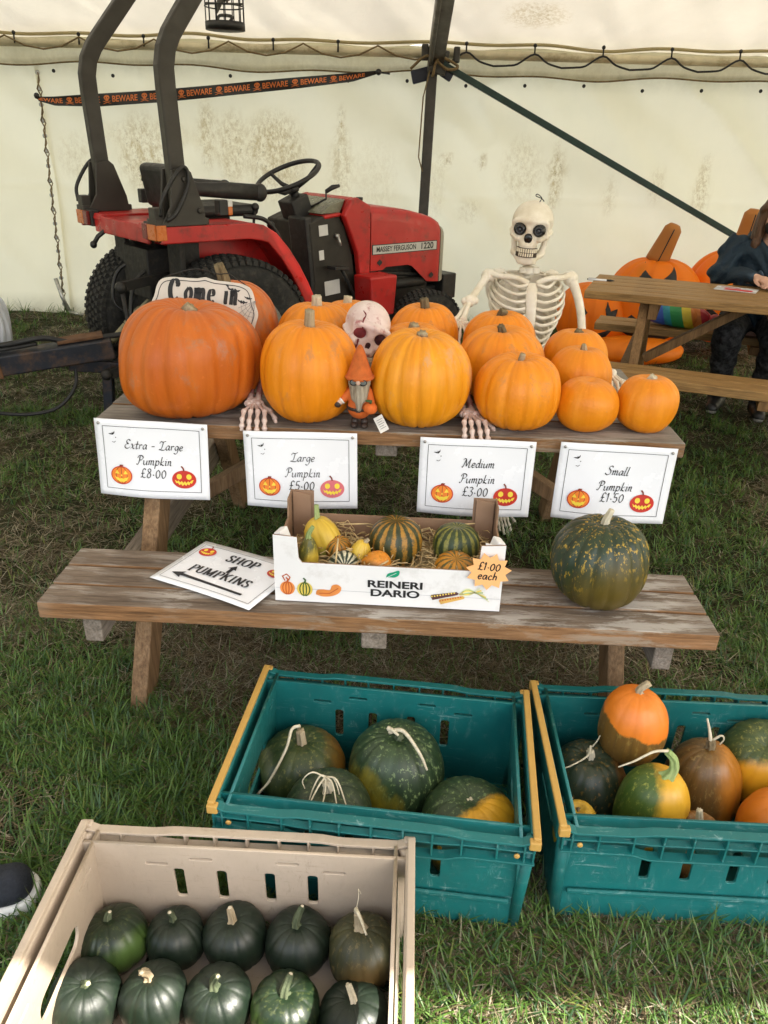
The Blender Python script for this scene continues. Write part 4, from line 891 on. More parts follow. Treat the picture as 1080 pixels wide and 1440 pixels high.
o = pumpkin('low dark pumpkin topped by a tangle of dry roots', (-.098, 1.135), F0+.022, .094, .100, S_d, ([(0, 0, 0), (.002, -.003, .018), (-.004, -.006, .04)], .010, .008, ST_PALE), 134, GT, 14, .018)
for q in range(7):
    a = q*.9; c, s_ = math.cos(a)*.03, math.sin(a)*.02-.02
    cord(o, [(-.004, -.006, .125), (c*.6, s_*.8, .128-.01*(q % 3)), (c*1.2, s_*1.5-.01, .098), (c*1.5, s_*1.9-.015, .065-.01*(q % 2))], .0022)
cord(o, [(-.004, -.006, .122), (-.03, -.01, .140), (-.05, -.012, .120), (-.045, -.02, .105)], .002)

GM = 'mixed squash in the right teal crate'
M_a = squash_mat('blackish_green_skin', (.010, .020, .010), (.024, .036, .018), (.22, .12, .02), (.24, .095, .015), (.9, .1, .3), .86, .3)
M_b = squash_mat('half_orange_half_olive', (.10, .055, .012), (.17, .085, .014), (.30, .20, .05), (.68, .185, .012), (.15, -.05, .95), .18, .05, nfleck=.8)
M_c = squash_mat('lime_and_gold_skin', (.035, .075, .012), (.075, .12, .018), (.30, .32, .06), (.66, .36, .022), (1, -.15, .0), -.22, .25)
M_d = squash_mat('bronze_skin', (.07, .045, .014), (.15, .075, .018), (.26, .18, .06), (.40, .15, .012), (.9, -.1, .1), .25, .5)
M_e = squash_mat('green_over_gold', (.022, .045, .012), (.07, .085, .02), (.28, .26, .06), (.68, .32, .014), (-.1, -.9, -.35), .10, .25)
M_f = squash_mat('tan_brown_skin', (.13, .060, .014), (.22, .10, .02), (.30, .18, .06))
M_g = squash_mat('spotted_yellow', (.42, .24, .02), (.55, .34, .03), (.10, .06, .02), None, nfleck=.5)
M_h = squash_mat('orange_bronzed', (.16, .08, .02), (.28, .13, .02), (.40, .26, .1), (.62, .18, .012), (-.7, -.4, .5), .25, .3)
o = pumpkin('blackish green squash with a thin dry stalk in the right teal crate', (.474, 1.270), F0, .089, .100, M_a, ([(0, 0, 0), (.0, 0, .018), (-.004, 0, .034)], .009, .007, ST_PALE), 141, GM, 14, .016)
cord(o, [(-.004, 0, .118), (-.01, -.01, .098), (-.045, -.03, .09), (-.085, -.045, .083)], .0028); cord(o, [(0, 0, .115), (.006, -.004, .135), (.01, -.005, .152)], .002)
o = pumpkin('upright oval squash, orange above and olive below', (.566, 1.305), F0+.150, .073, .094, M_b, ([(0, 0, 0), (-.002, -.002, .02), (.014, -.006, .042)], .008, .007, ST_TAN, 5, 2.4), 142, GM, 12, .010, dimple=.03, flat=.04, pear=.04)
o = pumpkin('oval squash split lengthwise between lime green and gold', (.578, 1.160), F0+.045, .072, .106, M_c, ([(0, 0, 0), (.008, 0, .03), (.0, .006, .058), (-.018, .01, .075)], .010, .0065, ST_LIME, 5, 1.8), 143, GM, 10, .008, tilt=(R(8), R(6), 0), dimple=.02, flat=.04)
cord(o, [(-.016, .01, .168), (-.05, .0, .172), (-.085, -.01, .150), (-.11, -.01, .128)], .0032)
o = pumpkin('bronze brown squash with a pale snapped stalk', (.728, 1.262), F0, .083, .118, M_d, ([(0, 0, 0), (.0, 0, .02), (-.004, 0, .036)], .010, .008, ST_DARK, 6, 2.0), 144, GM, 13, .014, pear=.05, dimple=.06)
cord(o, [(-.004, 0, .132), (-.012, 0, .160), (-.022, .004, .190)], .0045); cord(o, [(0, 0, .134), (.014, -.003, .150), (.022, -.003, .140), (.016, -.003, .125)], .003)
o = pumpkin('squash with green shoulders and a golden belly at the crate end', (.872, 1.305), F0+.050, .090, .098, M_e, ([(0, 0, 0), (0, 0, .005), (.0, 0, .009)], .012, .011, ST_TAN, 8, 1.1), 145, GM, 14, .020, tilt=(R(18), R(-8), 0))
o = pumpkin('small tan brown squash with a dry frayed stalk at the crate front', (.655, 1.095), F0, .056, .100, M_f, ([(0, 0, 0), (-.004, 0, .02), (-.010, .0, .052)], .009, .005, ST_PALE), 146, GM, 11, .012)
o = pumpkin('small spotted yellow squash low in the crate corner', (.410, 1.105), F0+.07, .044, .070, M_g, ([(0, 0, 0), (0, 0, .006), (.003, -.003, .012)], .010, .008, ST_DARK, 5, 2.0), 147, GM, 10, .014)
cord(o, [(-.03, 0, .05), (-.035, -.01, .075), (-.028, -.01, .095), (-.02, -.008, .10)], .005, ST_TAN)
o = pumpkin('orange and bronze squash at the right edge of the picture', (.845, 1.130), F0+.03, .083, .094, M_h, None, 148, GM, 13, .016)

GD = 'small dark squash in the beige crate'
K1 = squash_mat('glossy_dark_green', (.0045, .0105, .0065), (.010, .019, .010), (.05, .08, .04), None, nfleck=.5, rough=.46)
K2 = squash_mat('dark_green_light_patch', (.006, .015, .007), (.013, .028, .011), (.14, .16, .05), (.06, .11, .025), (.8, -.5, -.45), .55, .4, nfleck=.7, rough=.34)
K3 = squash_mat('warty_olive', (.022, .026, .012), (.055, .055, .020), (.17, .13, .05), (.10, .06, .015), (.8, -.3, -.3), .7, .4, nfleck=.9, rough=.5)
cg = [((-.480, .905), .063, .053, K2, (.028, (.004, .002), .009, .006, ST_GREEN), 'squash with a lighter green flank at the rear left corner of the beige crate'),
 ((-.366, .910), .054, .052, K1, (.036, (-.004, .0), .007, .006, ST_GREEN), 'smallest squash of the rear row, second from the left end of the beige crate'),
 ((-.256, .915), .059, .055, K1, (.042, (.003, -.004), .008, .0065, ST_TAN), 'thick stemmed dark squash in the middle of the rear row of the beige crate'),
 ((-.138, .905), .061, .058, K1, (.046, (-.010, -.004), .008, .006, ST_GREEN), 'dark squash with a tall white-tipped stem beside the warty olive one'),
 ((-.015, .888), .063, .066, K3, (.060, (.004, -.006), .011, .006, ST_TAN), 'warty olive squash with a long crooked tan stem'),
 ((-.494, .795), .062, .054, K1, (.022, (.004, -.004), .009, .007, ST_GREEN), 'dark squash with a short cut stem at the front left of the beige crate'),
 ((-.374, .798), .059, .055, K1, (.042, (-.008, .002), .008, .007, ST_TAN), 'dark squash with a leaning corky stem, second in the front row of the beige crate'),
 ((-.261, .795), .059, .056, K1, (.052, (-.008, .0), .008, .006, ST_GREEN), 'dark squash with the tallest straight stem in the front row of the beige crate'),
 ((-.146, .785), .060, .054, K2, (.040, (-.012, -.004), .009, .0065, ST_GREEN), 'pale streaked squash with a bent stem in the front row of the beige crate'),
 ((-.028, .785), .060, .044, K1, (.030, (-.012, .006), .007, .006, ST_PALE), 'low dark squash with a bare pale stem at the front right of the beige crate')]
for i, (c, a, b_, mt, s_, lab) in enumerate(cg):
    o = pumpkin(lab, c, .014, a, b_, mt, ([(0, 0, 0), (-s_[1][0]*.35, s_[1][1]*.2, s_[0]*.45), (s_[1][0]*.5, s_[1][1]*.6, s_[0]*.8), (s_[1][0]*1.3, s_[1][1], s_[0])], s_[2]*.92, s_[3]*.80, s_[4], 5, 2.3), 160+i, GD, 12, .026, tilt=(R(((i*37) % 17)-9), R(((i*53) % 19)-9), i*1.3), dimple=.14, flat=.12, lump=.06, p=2.2+.12*(i % 3), cat='squash', name='dark_squash')
    if i == 4: cord(o, [(.004, -.006, .108), (.012, -.008, .122), (.035, -.010, .122), (.058, -.012, .112)], .0048, ST_PALE); cord(o, [(.01, -.008, .12), (.008, .0, .145), (.01, 0, .165), (.022, 0, .165)], .0008)
    else:
        b = MB(); P = Vector((s_[1][0]*1.3, s_[1][1], b_*.86-.012+s_[0])); b.ball(P, (s_[3]*.62, s_[3]*.62, s_[3]*.34), 10); b.build('stem_end', ST_PALE, o)
# ------------------------------------------------------------------ cardboard produce box
M_CARD = plain('brown_cardboard', (.30, .185, .115), .85, 0, .12, 5, .15); M_CW = plain('white_printed_card', (.72, .71, .70), .6, 0, .04, 4, 0, (.55, .53, .50), .3)
M_CE = plain('cardboard_edge', (.24, .15, .09), .9, 0, .3, 60)
M_STAR = plain('orange_card', (.88, .46, .18), .7, 0, .03); M_LEAF = plain('print_green', (.0, .25, .13), .5); M_STRAWM = plain('dry_straw', (.48, .35, .17), .7, 0, .45, 30)
BOX = Matrix.Translation((.018, 1.630, .4225)) @ Matrix.Rotation(-.042, 4, 'Z')
def produce_box():
    t = thing('produce_box', 'open cardboard tray with white printed front holding ornamental gourds', 'box', BOX.translation, (0, 0, -.042)); W, D = .530, .25
    def panel(name, poly, th, M, face, back):
        b = MB(); n = len(poly); b.prism(poly, 0, th, M, 0); b.m[-(n+2)] = 1; b.m[-(n+1)] = 0
        for k in range(n): b.m[-(n)+k] = 2
        return b.build(name, [face, back, M_CE], t, bevel=0)
    Rx = Matrix.Rotation(R(90), 4, 'X')
    fr = [(-W/2, 0), (W/2, 0), (W/2, .176), (W/2-.055, .172), (W/2-.058, .118), (W/2-.066, .106), (-W/2+.066, .106), (-W/2+.058, .118), (-W/2+.055, .172), (-W/2, .176)]
    panel('front_panel', fr, .004, Matrix.Translation((0, -D/2+.004, 0)) @ Rx, M_CW, M_CARD)
    bk = [(-W/2, 0), (W/2, 0), (W/2, .176), (W/2-.06, .176), (W/2-.06, .112), (-W/2+.06, .112), (-W/2+.06, .176), (-W/2, .176)]
    panel('back_panel', bk, .004, Matrix.Translation((0, D/2, 0)) @ Rx, M_CARD, M_CARD)
    Rz = Matrix.Rotation(R(90), 4, 'Z') @ Rx
    for sx in (-1, 1):
        sp = [(-D/2+.005, 0), (D/2-.005, 0), (D/2-.005, .174), (D/2-.055, .174), (D/2-.06, .125), (-D/2+.06, .125), (-D/2+.05, .160), (-D/2+.005, .172)]
        panel('side_panel', sp, .004, Matrix.Translation((sx*(W/2-.002)-.002, 0, 0)) @ Rz, M_CW if sx > 0 else M_CARD, M_CARD if sx > 0 else M_CW)
        b = MB(); b.prism([(0, 0), (.045, 0), (.045, .166), (0, .173)], 0, .004, Matrix.Translation((sx*(W/2-.008)-(.045 if sx > 0 else 0), D/2-.010, .003)) @ Rx, 0); b.build('corner_flap', M_CARD, t)
        b = MB(); b.prism([(0, 0), (.04, 0), (.03, .165), (.005, .172)], 0, .004, Matrix.Translation((sx*(W/2-.010)-(.04 if sx > 0 else 0), -D/2+.012, .003)) @ Rx, 0); b.build('corner_flap', M_CW, t)
        b = MB(); b.box((sx*(W/2-.02), -D/2+.03, .150), (.020, .035, .05), (0, sx*.35, sx*.3)); b.build('corner_gusset', M_CW, t, bevel=.003)
    b = MB(); b.box((0, 0, .004), (W-.012, D-.012, .006)); b.build('tray_floor', M_CARD, t)
    f = Flat(); y0 = -D/2-.0003
    f.line([(-W/2+.002, .036), (W/2-.002, .034)], .0012, 4, 1)
    f.type('REINERI', .018, .058, .026, 0, 2, 0, .0008, 1.45); f.type('DARIO', .018, .034, .026, 0, 2, 0, .0008, 1.45)
    f.poly(catmull([(-.004, .078), (.0, .088), (.012, .093), (.026, .098), (.026, .086), (.016, .079), (.006, .079), (-.004, .078)], 4)[:-1], 1, 2); f.line([(-.006, .076), (.006, .083), (.02, .091)], .0012, 2, 3)
    def gourd(cx, cy, s, ca, cb):
        f.ell(cx, cy, s*.95, s, ca, 2); f.line([(cx, cy+s*.9), (cx+s*.1, cy+s*1.3), (cx-s*.15, cy+s*1.55)], s*.22, cb, 3)
        for k in (-.6, -.2, .2, .6): f.line([(cx+k*s*math.sin(a), cy+s*.95*math.cos(a)) for a in np.linspace(.2, 2.95, 8)], s*.14, cb, 3)
    gourd(-.235, .036, .0185, 5, 3); f.line([(-.24, .056), (-.246, .068), (-.236, .074), (-.228, .066), (-.232, .057)], .003, 3, 3)
    gourd(-.194, .035, .0195, 6, 7)
    f.poly(catmull([(-.168, .022), (-.165, .034), (-.15, .037), (-.135, .036), (-.13, .048), (-.118, .052), (-.108, .044), (-.112, .030), (-.128, .020), (-.15, .017), (-.168, .022)], 4)[:-1], 5, 2); f.line([(-.16, .026), (-.135, .027), (-.115, .042)], .002, 3, 3)
    for (ax, ay, bx, by, c) in ((.105, .030, .163, .044, 8), (.125, .019, .178, .034, 9)):
        d = Vector((bx-ax, by-ay)).normalized(); n = Vector((-d.y, d.x))*.0072
        f.poly([(ax, ay-.003), (ax-.003, ay+.002), (ax+n.x, ay+n.y), (bx+n.x*.6, by+n.y*.6), (bx+.004, by), (bx-n.x*.6, by-n.y*.6), (ax-n.x, ay-n.y)], c, 2)
        for k in range(9):
            u = k/9; f.ell(ax+(bx-ax)*u, ay+(by-ay)*u+.003, .002, .0022, 6 if c == 8 else 3, 3, 8)
    for k in range(7): f.line(catmull([(.168, .042), (.19, .047+.003*k-.006), (.215+.004*k, .052-.006*k+.01)], 4), .0042-.0003*k, (10, 6, 11)[k % 3], 3)
    Fm = [M_INK, M_LEAF, M_CW, plain('print_rust', (.45, .09, .02), .5), plain('print_grey_line', (.45, .45, .46), .5), plain('print_gourd_orange', (.70, .25, .06), .5), plain('print_gourd_yellow', (.72, .55, .10), .5), plain('print_gourd_green', (.03, .09, .02), .5), plain('print_maize_dark', (.08, .03, .03), .5), plain('print_maize_gold', (.55, .33, .08), .5), plain('print_husk', (.62, .62, .42), .5), plain('print_husk_green', (.35, .45, .18), .5)]
    f.build('printed_front', Fm, t, lambda x, y, z: (x, y0-z, y))
produce_box()
def straw():
    rg = np.random.default_rng(4); b = MB()
    for i in range(640):
        x, y = rg.uniform(-.245, .245), rg.uniform(-.112, .112); z = .056+.026*rg.random()+.018*math.sin(x*30)*math.sin(y*20); a = rg.uniform(0, 6.28); l = rg.uniform(.02, .06); cz = rg.normal(0, .012)
        ex, ey = x+math.cos(a)*l, y+math.sin(a)*l; ex = max(-.25, min(.25, ex)); ey = max(-.116, min(.116, ey))
        b.tube([(x, y, z), ((x+ex)/2+rg.normal(0, .003), (y+ey)/2, z+.004+abs(cz)*.5), (ex, ey, z+cz)], .0011+.0008*rg.random(), 4, cap=False)
    for p in ([(-.125, -.11, .075), (-.118, -.10, .16)], [(-.13, .05, .12), (-.06, .07, .115), (-.02, .08, .10)], [(-.04, -.10, .08), (.0, -.118, .118)], [(.15, .05, .08), (.17, .08, .12), (.21, .09, .12)]): b.tube(p, .002, 6)
    b.box((0, 0, .030), (.50, .226, .038))
    o = b.build('straw_bedding', M_STRAWM, None, loc=BOX.translation, rot=(0, 0, -.042)); tag(o, kind='stuff')
straw()
def star_tag():
    t = thing('price_star', 'orange star-shaped card priced £1.00 each, fixed to the produce box', 'price tag', BOX @ Vector((.230, -.1335, .112)), (R(2), R(4), -.06)); n = 11
    pts = [((.052 if k % 2 == 0 else .0385)*math.cos(math.pi*k/n+.2), (.050 if k % 2 == 0 else .037)*math.sin(math.pi*k/n+.2)) for k in range(2*n)]
    b = MB(); b.prism(pts, 0, .0012, Matrix.Rotation(R(90), 4, 'X')); b.build('star_card', M_STAR, t)
    f = Flat(); f.write('£1.00', .0, .004, .022, 0, 1, .13, .11, .7, .12, .09, .03); f.write('each', .0, -.021, .023, 0, 1, .13, .11, .7, .12, .09, .03); f.build('handwriting', [M_INK], t, lambda x, y, z: (x, -.0014-z, y))
star_tag()
GG = 'ornamental gourds in the produce box'
G_st = squash_mat('striped_gourd', (.016, .026, .010), (.042, .048, .014), (.30, .20, .04), None, bands=9, stripe=(.34, .165, .018), nfleck=.6)
G_s2 = squash_mat('green_banded_gourd', (.014, .030, .010), (.035, .055, .018), (.20, .20, .06), None, bands=9, stripe=(.20, .19, .035), nfleck=.5)
G_or = squash_mat('orange_streaked_gourd', (.36, .15, .012), (.48, .20, .015), (.06, .06, .012), None, bands=8, stripe=(.07, .065, .015), nfleck=.6)
G_ye = squash_mat('yellow_gourd', (.50, .32, .03), (.62, .43, .05), (.16, .18, .03), (.35, .36, .06), (0, -.2, -.9), .7, .3, nfleck=.3)
G_dw = squash_mat('dark_white_striped_gourd', (.008, .02, .012), (.014, .03, .016), (.1, .14, .08), None, bands=10, stripe=(.60, .56, .40), nfleck=.3)
def gl(x, y, z): v = BOX @ Vector((x, y, z)); return v
def gourd(label, p, a, b, mat, stem, seed, tilt=(0, 0, 0), ribs=10, depth=.03, pear=0.0, lump=.03):
    v = gl(*p); return pumpkin(label, (v.x, v.y), v.z, a, b, mat, stem, seed, GG, ribs, depth, 'ornamental_gourd', 'gourd', tilt, .10, lump, .06, pear)
gourd('round gourd striped gold and green in the middle of the box', (.012, .025, .032), .067, .064, G_st, ([(0, 0, 0), (0, 0, .003), (0, 0, .006)], .011, .010, ST_PALE, 8, 1.1), 181, ribs=12)
gourd('dark green banded gourd behind the price star', (.162, .030, .035), .058, .056, G_s2, ([(0, 0, 0), (0, 0, .003), (0, 0, .006)], .011, .010, ST_PALE, 8, 1.1), 182, ribs=14)
gourd('orange and green gourd beside the price star', (.158, -.068, .028), .052, .044, G_or, ([(0, 0, 0), (0, 0, .004), (.002, 0, .009)], .008, .008, ST_DARK, 6, 1.3), 183, (R(12), 0, 0), 12)
gourd('large yellow pear gourd with green stalk leaning in the corner', (-.172, .030, .046), .044, .052, G_ye, ([(0, 0, 0), (.006, 0, .02), (.014, 0, .045)], .007, .005, ST_LIME), 184, (R(-15), R(-22), 0), 7, .05, .18, .12)
gourd('thin necked yellow green gourd against the left side of the box', (-.196, -.060, .030), .026, .060, squash_mat('mottled_crookneck', (.05, .06, .012), (.14, .12, .02), (.5, .4, .06), (.55, .38, .04), (.4, -.3, -.4), .3, .5), ([(0, 0, 0), (-.003, 0, .02), (.006, 0, .045)], .007, .004, ST_LIME), 185, (R(6), R(6), 0), 8, .02, .38)
gourd('dark green gourd with white stripes at the front of the box', (-.106, -.072, .034), .040, .036, G_dw, None, 186, (R(60), R(10), 0), 10, .012)
gourd('small smooth orange gourd between the yellow ones', (-.128, .000, .045), .032, .034, G_or, None, 187, (R(20), 0, 0), 9, .03)
gourd('knobbly yellow gourd beside the white striped one', (-.072, -.040, .050), .026, .040, G_ye, ([(0, 0, 0), (.004, 0, .01), (.010, 0, .022)], .006, .004, ST_TAN), 188, (0, R(14), 0), 7, .05, .2, .10)
gourd('pointed orange gourd with green blotches at the front of the box', (-.030, -.074, .030), .038, .046, squash_mat('orange_blotched_gourd', (.52, .17, .012), (.60, .23, .016), (.10, .10, .02), (.05, .065, .015), (-.3, -.6, -.1), .66, .5), None, 189, (R(14), R(20), 0), 9, .03, .2)
# ------------------------------------------------------------------ compact tractor
def tractor():
    RED = plain('tractor_red', (.42, .014, .012), .38, 0, .15, 5, .03, (.10, .022, .016), .35); BLK = plain('satin_black', (.012, .012, .012), .5, 0, .3, 9, .05, (.05, .045, .035), .3)
    DK = plain('oily_black', (.014, .013, .012), .6, .2, .5, 12, .25, (.06, .045, .03), .4); RUB = plain('tyre_rubber', (.016, .016, .015), .85, 0, .35, 14, .25, (.06, .055, .045), .5)
    ROPS = plain('rollbar_grey', (.034, .030, .024), .5, .1, .25, 6, .05); BRN = plain('console_brown_black', (.018, .015, .010), .6, 0, .25, 6, .05); GRL = plain('grille_beige', (.30, .285, .22), .5, 0, .12, 8)
    RIM = plain('rim_silver', (.34, .34, .33), .45, .3, .2, 8, 0, (.12, .09, .06)); ORG = plain('amber_lens', (.50, .13, .02), .3, 0, .15); REDL = plain('red_lens', (.16, .012, .008), .3, 0, .3); WHT = plain('white_decal', (.62, .62, .60), .5, 0, .08)
    SIL = plain('silver_decal', (.50, .49, .45), .35, 0, .05); GLS = plain('dusty_glass', (.17, .17, .12), .25, 0, .2); OLV = plain('olive_paint', (.27, .245, .15), .6, .1, .35, 14, .1, (.06, .045, .03))
    t = thing('compact_tractor', 'small red tractor with tall rollbar parked against the tent wall', 'tractor', (-1.087, 4.457, 0), (0, 0, .724))
    Rxz = Matrix.Rotation(R(90), 4, 'X')           # (x, y) polygon -> xz plane, thickness towards -y
    def plate(poly, y0, y1, mi=0, b=None):
        b = b or MB(); b.prism(poly, -y1, -y0, Rxz, mi); return b
    def wheel(x, y, Rr, wd, front):
        w = MB(); n = 40; h = wd/2
        prof = [(Rr*.60, -h*.78), (Rr*.72, -h*.98), (Rr*.86, -h), (Rr*.945, -h*.86), (Rr*.97, -h*.4), (Rr*.975, 0), (Rr*.97, h*.4), (Rr*.945, h*.86), (Rr*.86, h), (Rr*.72, h*.98), (Rr*.60, h*.78)]
        w.lathe(prof, (0, 0, 0), (0, 1, 0), 56)
        w.f = [f for f in w.f if len(f) == 4]; w.m = [0]*len(w.f); w.sm = [True]*len(w.f)
        nb = 64 if not front else 44
        for i in range(nb):
            for j, yy in enumerate((-.84, -.5, -.17, .17, .5, .84)):
                a = 2*math.pi*(i+(.5 if j % 2 else 0))/nb; rr = Rr*(.985 if abs(yy) < .7 else .962)
                M = Matrix.Rotation(a, 4, 'Y') @ Matrix.Translation((0, yy*h, rr))
                w.box((0, 0, 0), (2*math.pi*Rr/nb*.70, wd*.13, Rr*.055), None, 0, M, .8)
        tw = w.build('wheel', RUB, t, loc=(x, y, Rr-.012))
        sg = -1 if y < 0 else 1
        r = MB(); r.lathe([(Rr*.62, sg*h*.80), (Rr*.60, sg*h*.72), (Rr*.56, sg*h*.55), (Rr*.50, sg*h*.15), (Rr*.28, sg*h*.02), (Rr*.26, sg*h*.25), (Rr*.12, sg*h*.30), (0, sg*h*.32)], (0, 0, 0), (0, 1, 0), 40)
        for k in range(6): a = k*math.pi/3; r.tube([(Rr*.19*math.cos(a), sg*h*.25, Rr*.19*math.sin(a)), (Rr*.19*math.cos(a), sg*h*.36, Rr*.19*math.sin(a))], .011, 6)
        r.build('rim', RIM, tw)
    for s in (-1, 1): wheel(-.06, s*.44, .430, .27, False); wheel(1.39, s*.43, .277, .17, True)
    # chassis
    b = MB(); b.box((.45, 0, .46), (1.35, .26, .26)); b.box((-.12, 0, .50), (.40, .34, .34)); b.box((1.30, 0, .50), (.62, .40, .40)); b.box((1.39, 0, .30), (.14, .70, .10)); b.tube([(0, -.34, .425), (0, .34, .425)], .075, 14)
    b.box((.55, -.20, .38), (.8, .2, .05)); b.box((.55, .20, .38), (.8, .2, .05)); b.box((-.30, 0, .74), (.16, .30, .26)); b.tube([(1.1, -.22, .56), (1.55, -.22, .56)], .035, 10); b.tube([(1.15, -.2, .64), (1.6, -.2, .6)], .02, 8)
    b.build('chassis', DK, t, bevel=.012)
    # fenders
    arch = [(-.44, 1.012), (.05, 1.012), (.12, 1.0), (.20, .955), (.275, .875), (.34, .785), (.395, .690), (.446, .585)]
    inn = [(x-.010-.028*(i > 2), z-.030+.012*(i > 2)) for i, (x, z) in enumerate(arch)]
    for s in (-1, 1):
        b = MB()
        ya, yb = (.23, .50)
        b.prism(arch+inn[::-1], -(-ya if s < 0 else yb), -(-yb if s < 0 else ya), Rxz)
        lip = [(x-.016-.04*(i > 2), z-.078+.034*(i > 2)) for i, (x, z) in enumerate(arch)]
        o0, o1 = (.478, .502); plate(arch+lip[::-1], *((-o1, -o0) if s < 0 else (o0, o1)), b=b)
        fen = b.build('fender', RED, t, bevel=.006)
        b = MB(); wallp = [(-.14, .985), (.05, .99), (.12, .975), (.20, .93), (.26, .86), (.32, .77), (.37, .68), (.41, .585), (.38, .50), (-.14, .55)]
        plate(wallp, *((-.262, -.240) if s < 0 else (.240, .262)), b=b); b.build('inner_panel', RED, fen, bevel=.004)
        b = MB(); b.box((-.21, s*.29, .76), (.10, .05, .46)); b.box((-.30, s*.33, .80), (.03, .14, .38)); b.build('bracket', DK, fen, bevel=.006)
    b = MB(); b.box((-.29, 0, .985), (.30, .96, .030)); b.box((-.435, 0, .960), (.018, .66, .085)); b.build('rear_deck', RED, t, bevel=.006)
    for s in (-1, 1):
        b = MB(); b.box((-.435, s*.41, .985), (.050, .165, .085)); la = b.build('tail_lamp', BLK, t, bevel=.006)
        b = MB(); b.box((-.468, s*.445, .985), (.020, .085, .072), mi=0); b.box((-.468, s*.372, .985), (.020, .056, .072), mi=1); b.box((-.448, s*.498, .985), (.05, .012, .07), mi=0); b.build('lens', [ORG, REDL], la, bevel=.004)
        b = MB(); b.box((-.09, s*.444, 1.085), (.05, .055, .075)); la = b.build('marker_lamp', BLK, t, bevel=.006)
        b = MB(); b.box((-.052, s*.444, 1.085), (.026, .05, .072), mi=0); b.box((-.052, s*.444, 1.105), (.028, .052, .034), mi=1); b.build('lens', [ORG, WHT], la, bevel=.005)
    # rollbar
    for s in (-1, 1):
        b = MB(); path = [(-.316, s*.444, 1.03), (-.335, s*.444, 1.60), (-.335, s*.443, 1.68), (-.318, s*.44, 1.75), (-.285, s*.434, 1.81), (-.245, s*.428, 1.86), (-.06, s*.40, 2.08), (.04, s*.385, 2.20)]
        pts = [Vector(p) for p in path]; vs = []; fs = []
        for i, p in enumerate(pts):
            d = (pts[min(i+1, len(pts)-1)]-pts[max(i-1, 0)]).normalized(); v = Vector((0, 1, 0)); v = (v-d*v.dot(d)).normalized(); u = v.cross(d)
            hx = .040; vs += [p+u*(hx*a)+v*(.030*c) for a, c in ((-1, -1), (1, -1), (1, 1), (-1, 1))]
        for i in range(len(pts)-1):
            for k in range(4): fs.append((i*4+k, i*4+(k+1) % 4, i*4+4+(k+1) % 4, i*4+4+k))
        fs += [(3, 2, 1, 0), tuple(len(vs)-4+k for k in range(4))]; b.add(vs, fs, 0, False); post = b.build('rollbar_post', ROPS, t, bevel=.008)
        b = MB(); pl = [(-.45, 1.012), (-.205, 1.012), (-.215, 1.09), (-.27, 1.25), (-.30, 1.275), (-.37, 1.26), (-.39, 1.10)]
        plate(pl, *((-.500, -.486) if s < 0 else (.486, .500)), b=b); plate(pl, *((-.402, -.388) if s < 0 else (.388, .402)), b=b); b.box((-.33, s*.444, 1.03), (.28, .1, .03)); b.box((-.44, s*.444, 1.06), (.05, .07, .07))
        for x, z in ((-.24, 1.08), (-.40, 1.06), (-.31, 1.22)): b.tube([(x, s*.50-.012, z), (x, s*.50+.012, z)], .014, 10)
        b.build('mounting_plate', ROPS, post, bevel=.004)
        b = MB(); b.tube(catmull3([(-.45, s*.51, 1.06), (-.44, s*.525, 1.14), (-.36, s*.53, 1.25), (-.31, s*.52, 1.27), (-.30, s*.52, 1.20), (-.37, s*.52, 1.08), (-.42, s*.51, 1.04)]), .010, 8); b.build('retaining_cable', BLK, post)
    b = MB(); b.beam((.04, -.40, 2.20), (.04, .40, 2.20), .085, .06); b.build('rollbar_hoop', ROPS, t, bevel=.008)
    # seat
    b = MB(); b.box((.06, 0, 1.045), (.44, .44, .06)); b.box((-.165, 0, 1.16), (.075, .42, .22), (0, -.16, 0)); se = b.build('seat', BLK, t, bevel=.03, seg=4)
    for s in (-1, 1):
        b = MB(); b.tube([(-.20, s*.19, 1.20), (-.08, s*.19, 1.155), (.08, s*.19, 1.148), (.30, s*.19, 1.132)], [.024, .034, .042, .042], 14, sx=.55, ref=(0, 0, 1)); b.ball((.30, s*.19, 1.132), (.045, .028, .048), 14); b.build('armrest', BLK, se)
    b = MB(); b.box((-.02, 0, .96), (.30, .30, .12)); b.build('seat_base', DK, se, bevel=.01)
    # levers beside the seat
    for p, q in (((.20, -.25, .90), (.247, -.22, 1.062)), ((.32, -.25, .86), (.344, -.22, .965))):
        b = MB(); b.tube([p, q], .008, 8); b.ball(q, .022, 12); b.build('control_lever', BLK, t)
    b = MB(); b.tube(catmull3([(.16, -.24, 1.02), (.28, -.25, 1.0), (.36, -.25, .93), (.40, -.25, .84)]), .012, 8); b.build('grab_handle', BLK, t)
    # steering
    ax = Vector((-.42, -.02, .90)).normalized(); c = Vector((.618, 0, 1.205)); u = ax.cross(Vector((0, 1, 0))).normalized(); v = ax.cross(u)
    b = MB(); b.tube([c+u*(.195*math.cos(a))+v*(.195*math.sin(a)) for a in np.linspace(0, 2*math.pi, 49)[:-1]], .0135, 10, closed=True)
    hub = c-ax*.075
    for k in range(3):
        a = k*2.094+.5; e = c+u*(.19*math.cos(a))+v*(.19*math.sin(a)); b.tube([hub+(e-c)*.15, hub+(e-c)*.55+ax*.02, e], [.016, .013, .010], 8)
    b.lathe([(.035, -.02), (.04, .0), (.034, .018), (0, .022)], hub, ax, 18); b.build('steering_wheel', BLK, t)
    b = MB(); b.tube([hub, hub-ax*.13], .026, 12); b.box((.675, 0, 1.015), (.13, .15, .16), (0, -.38, 0)); b.build('steering_column', BLK, t, bevel=.008)
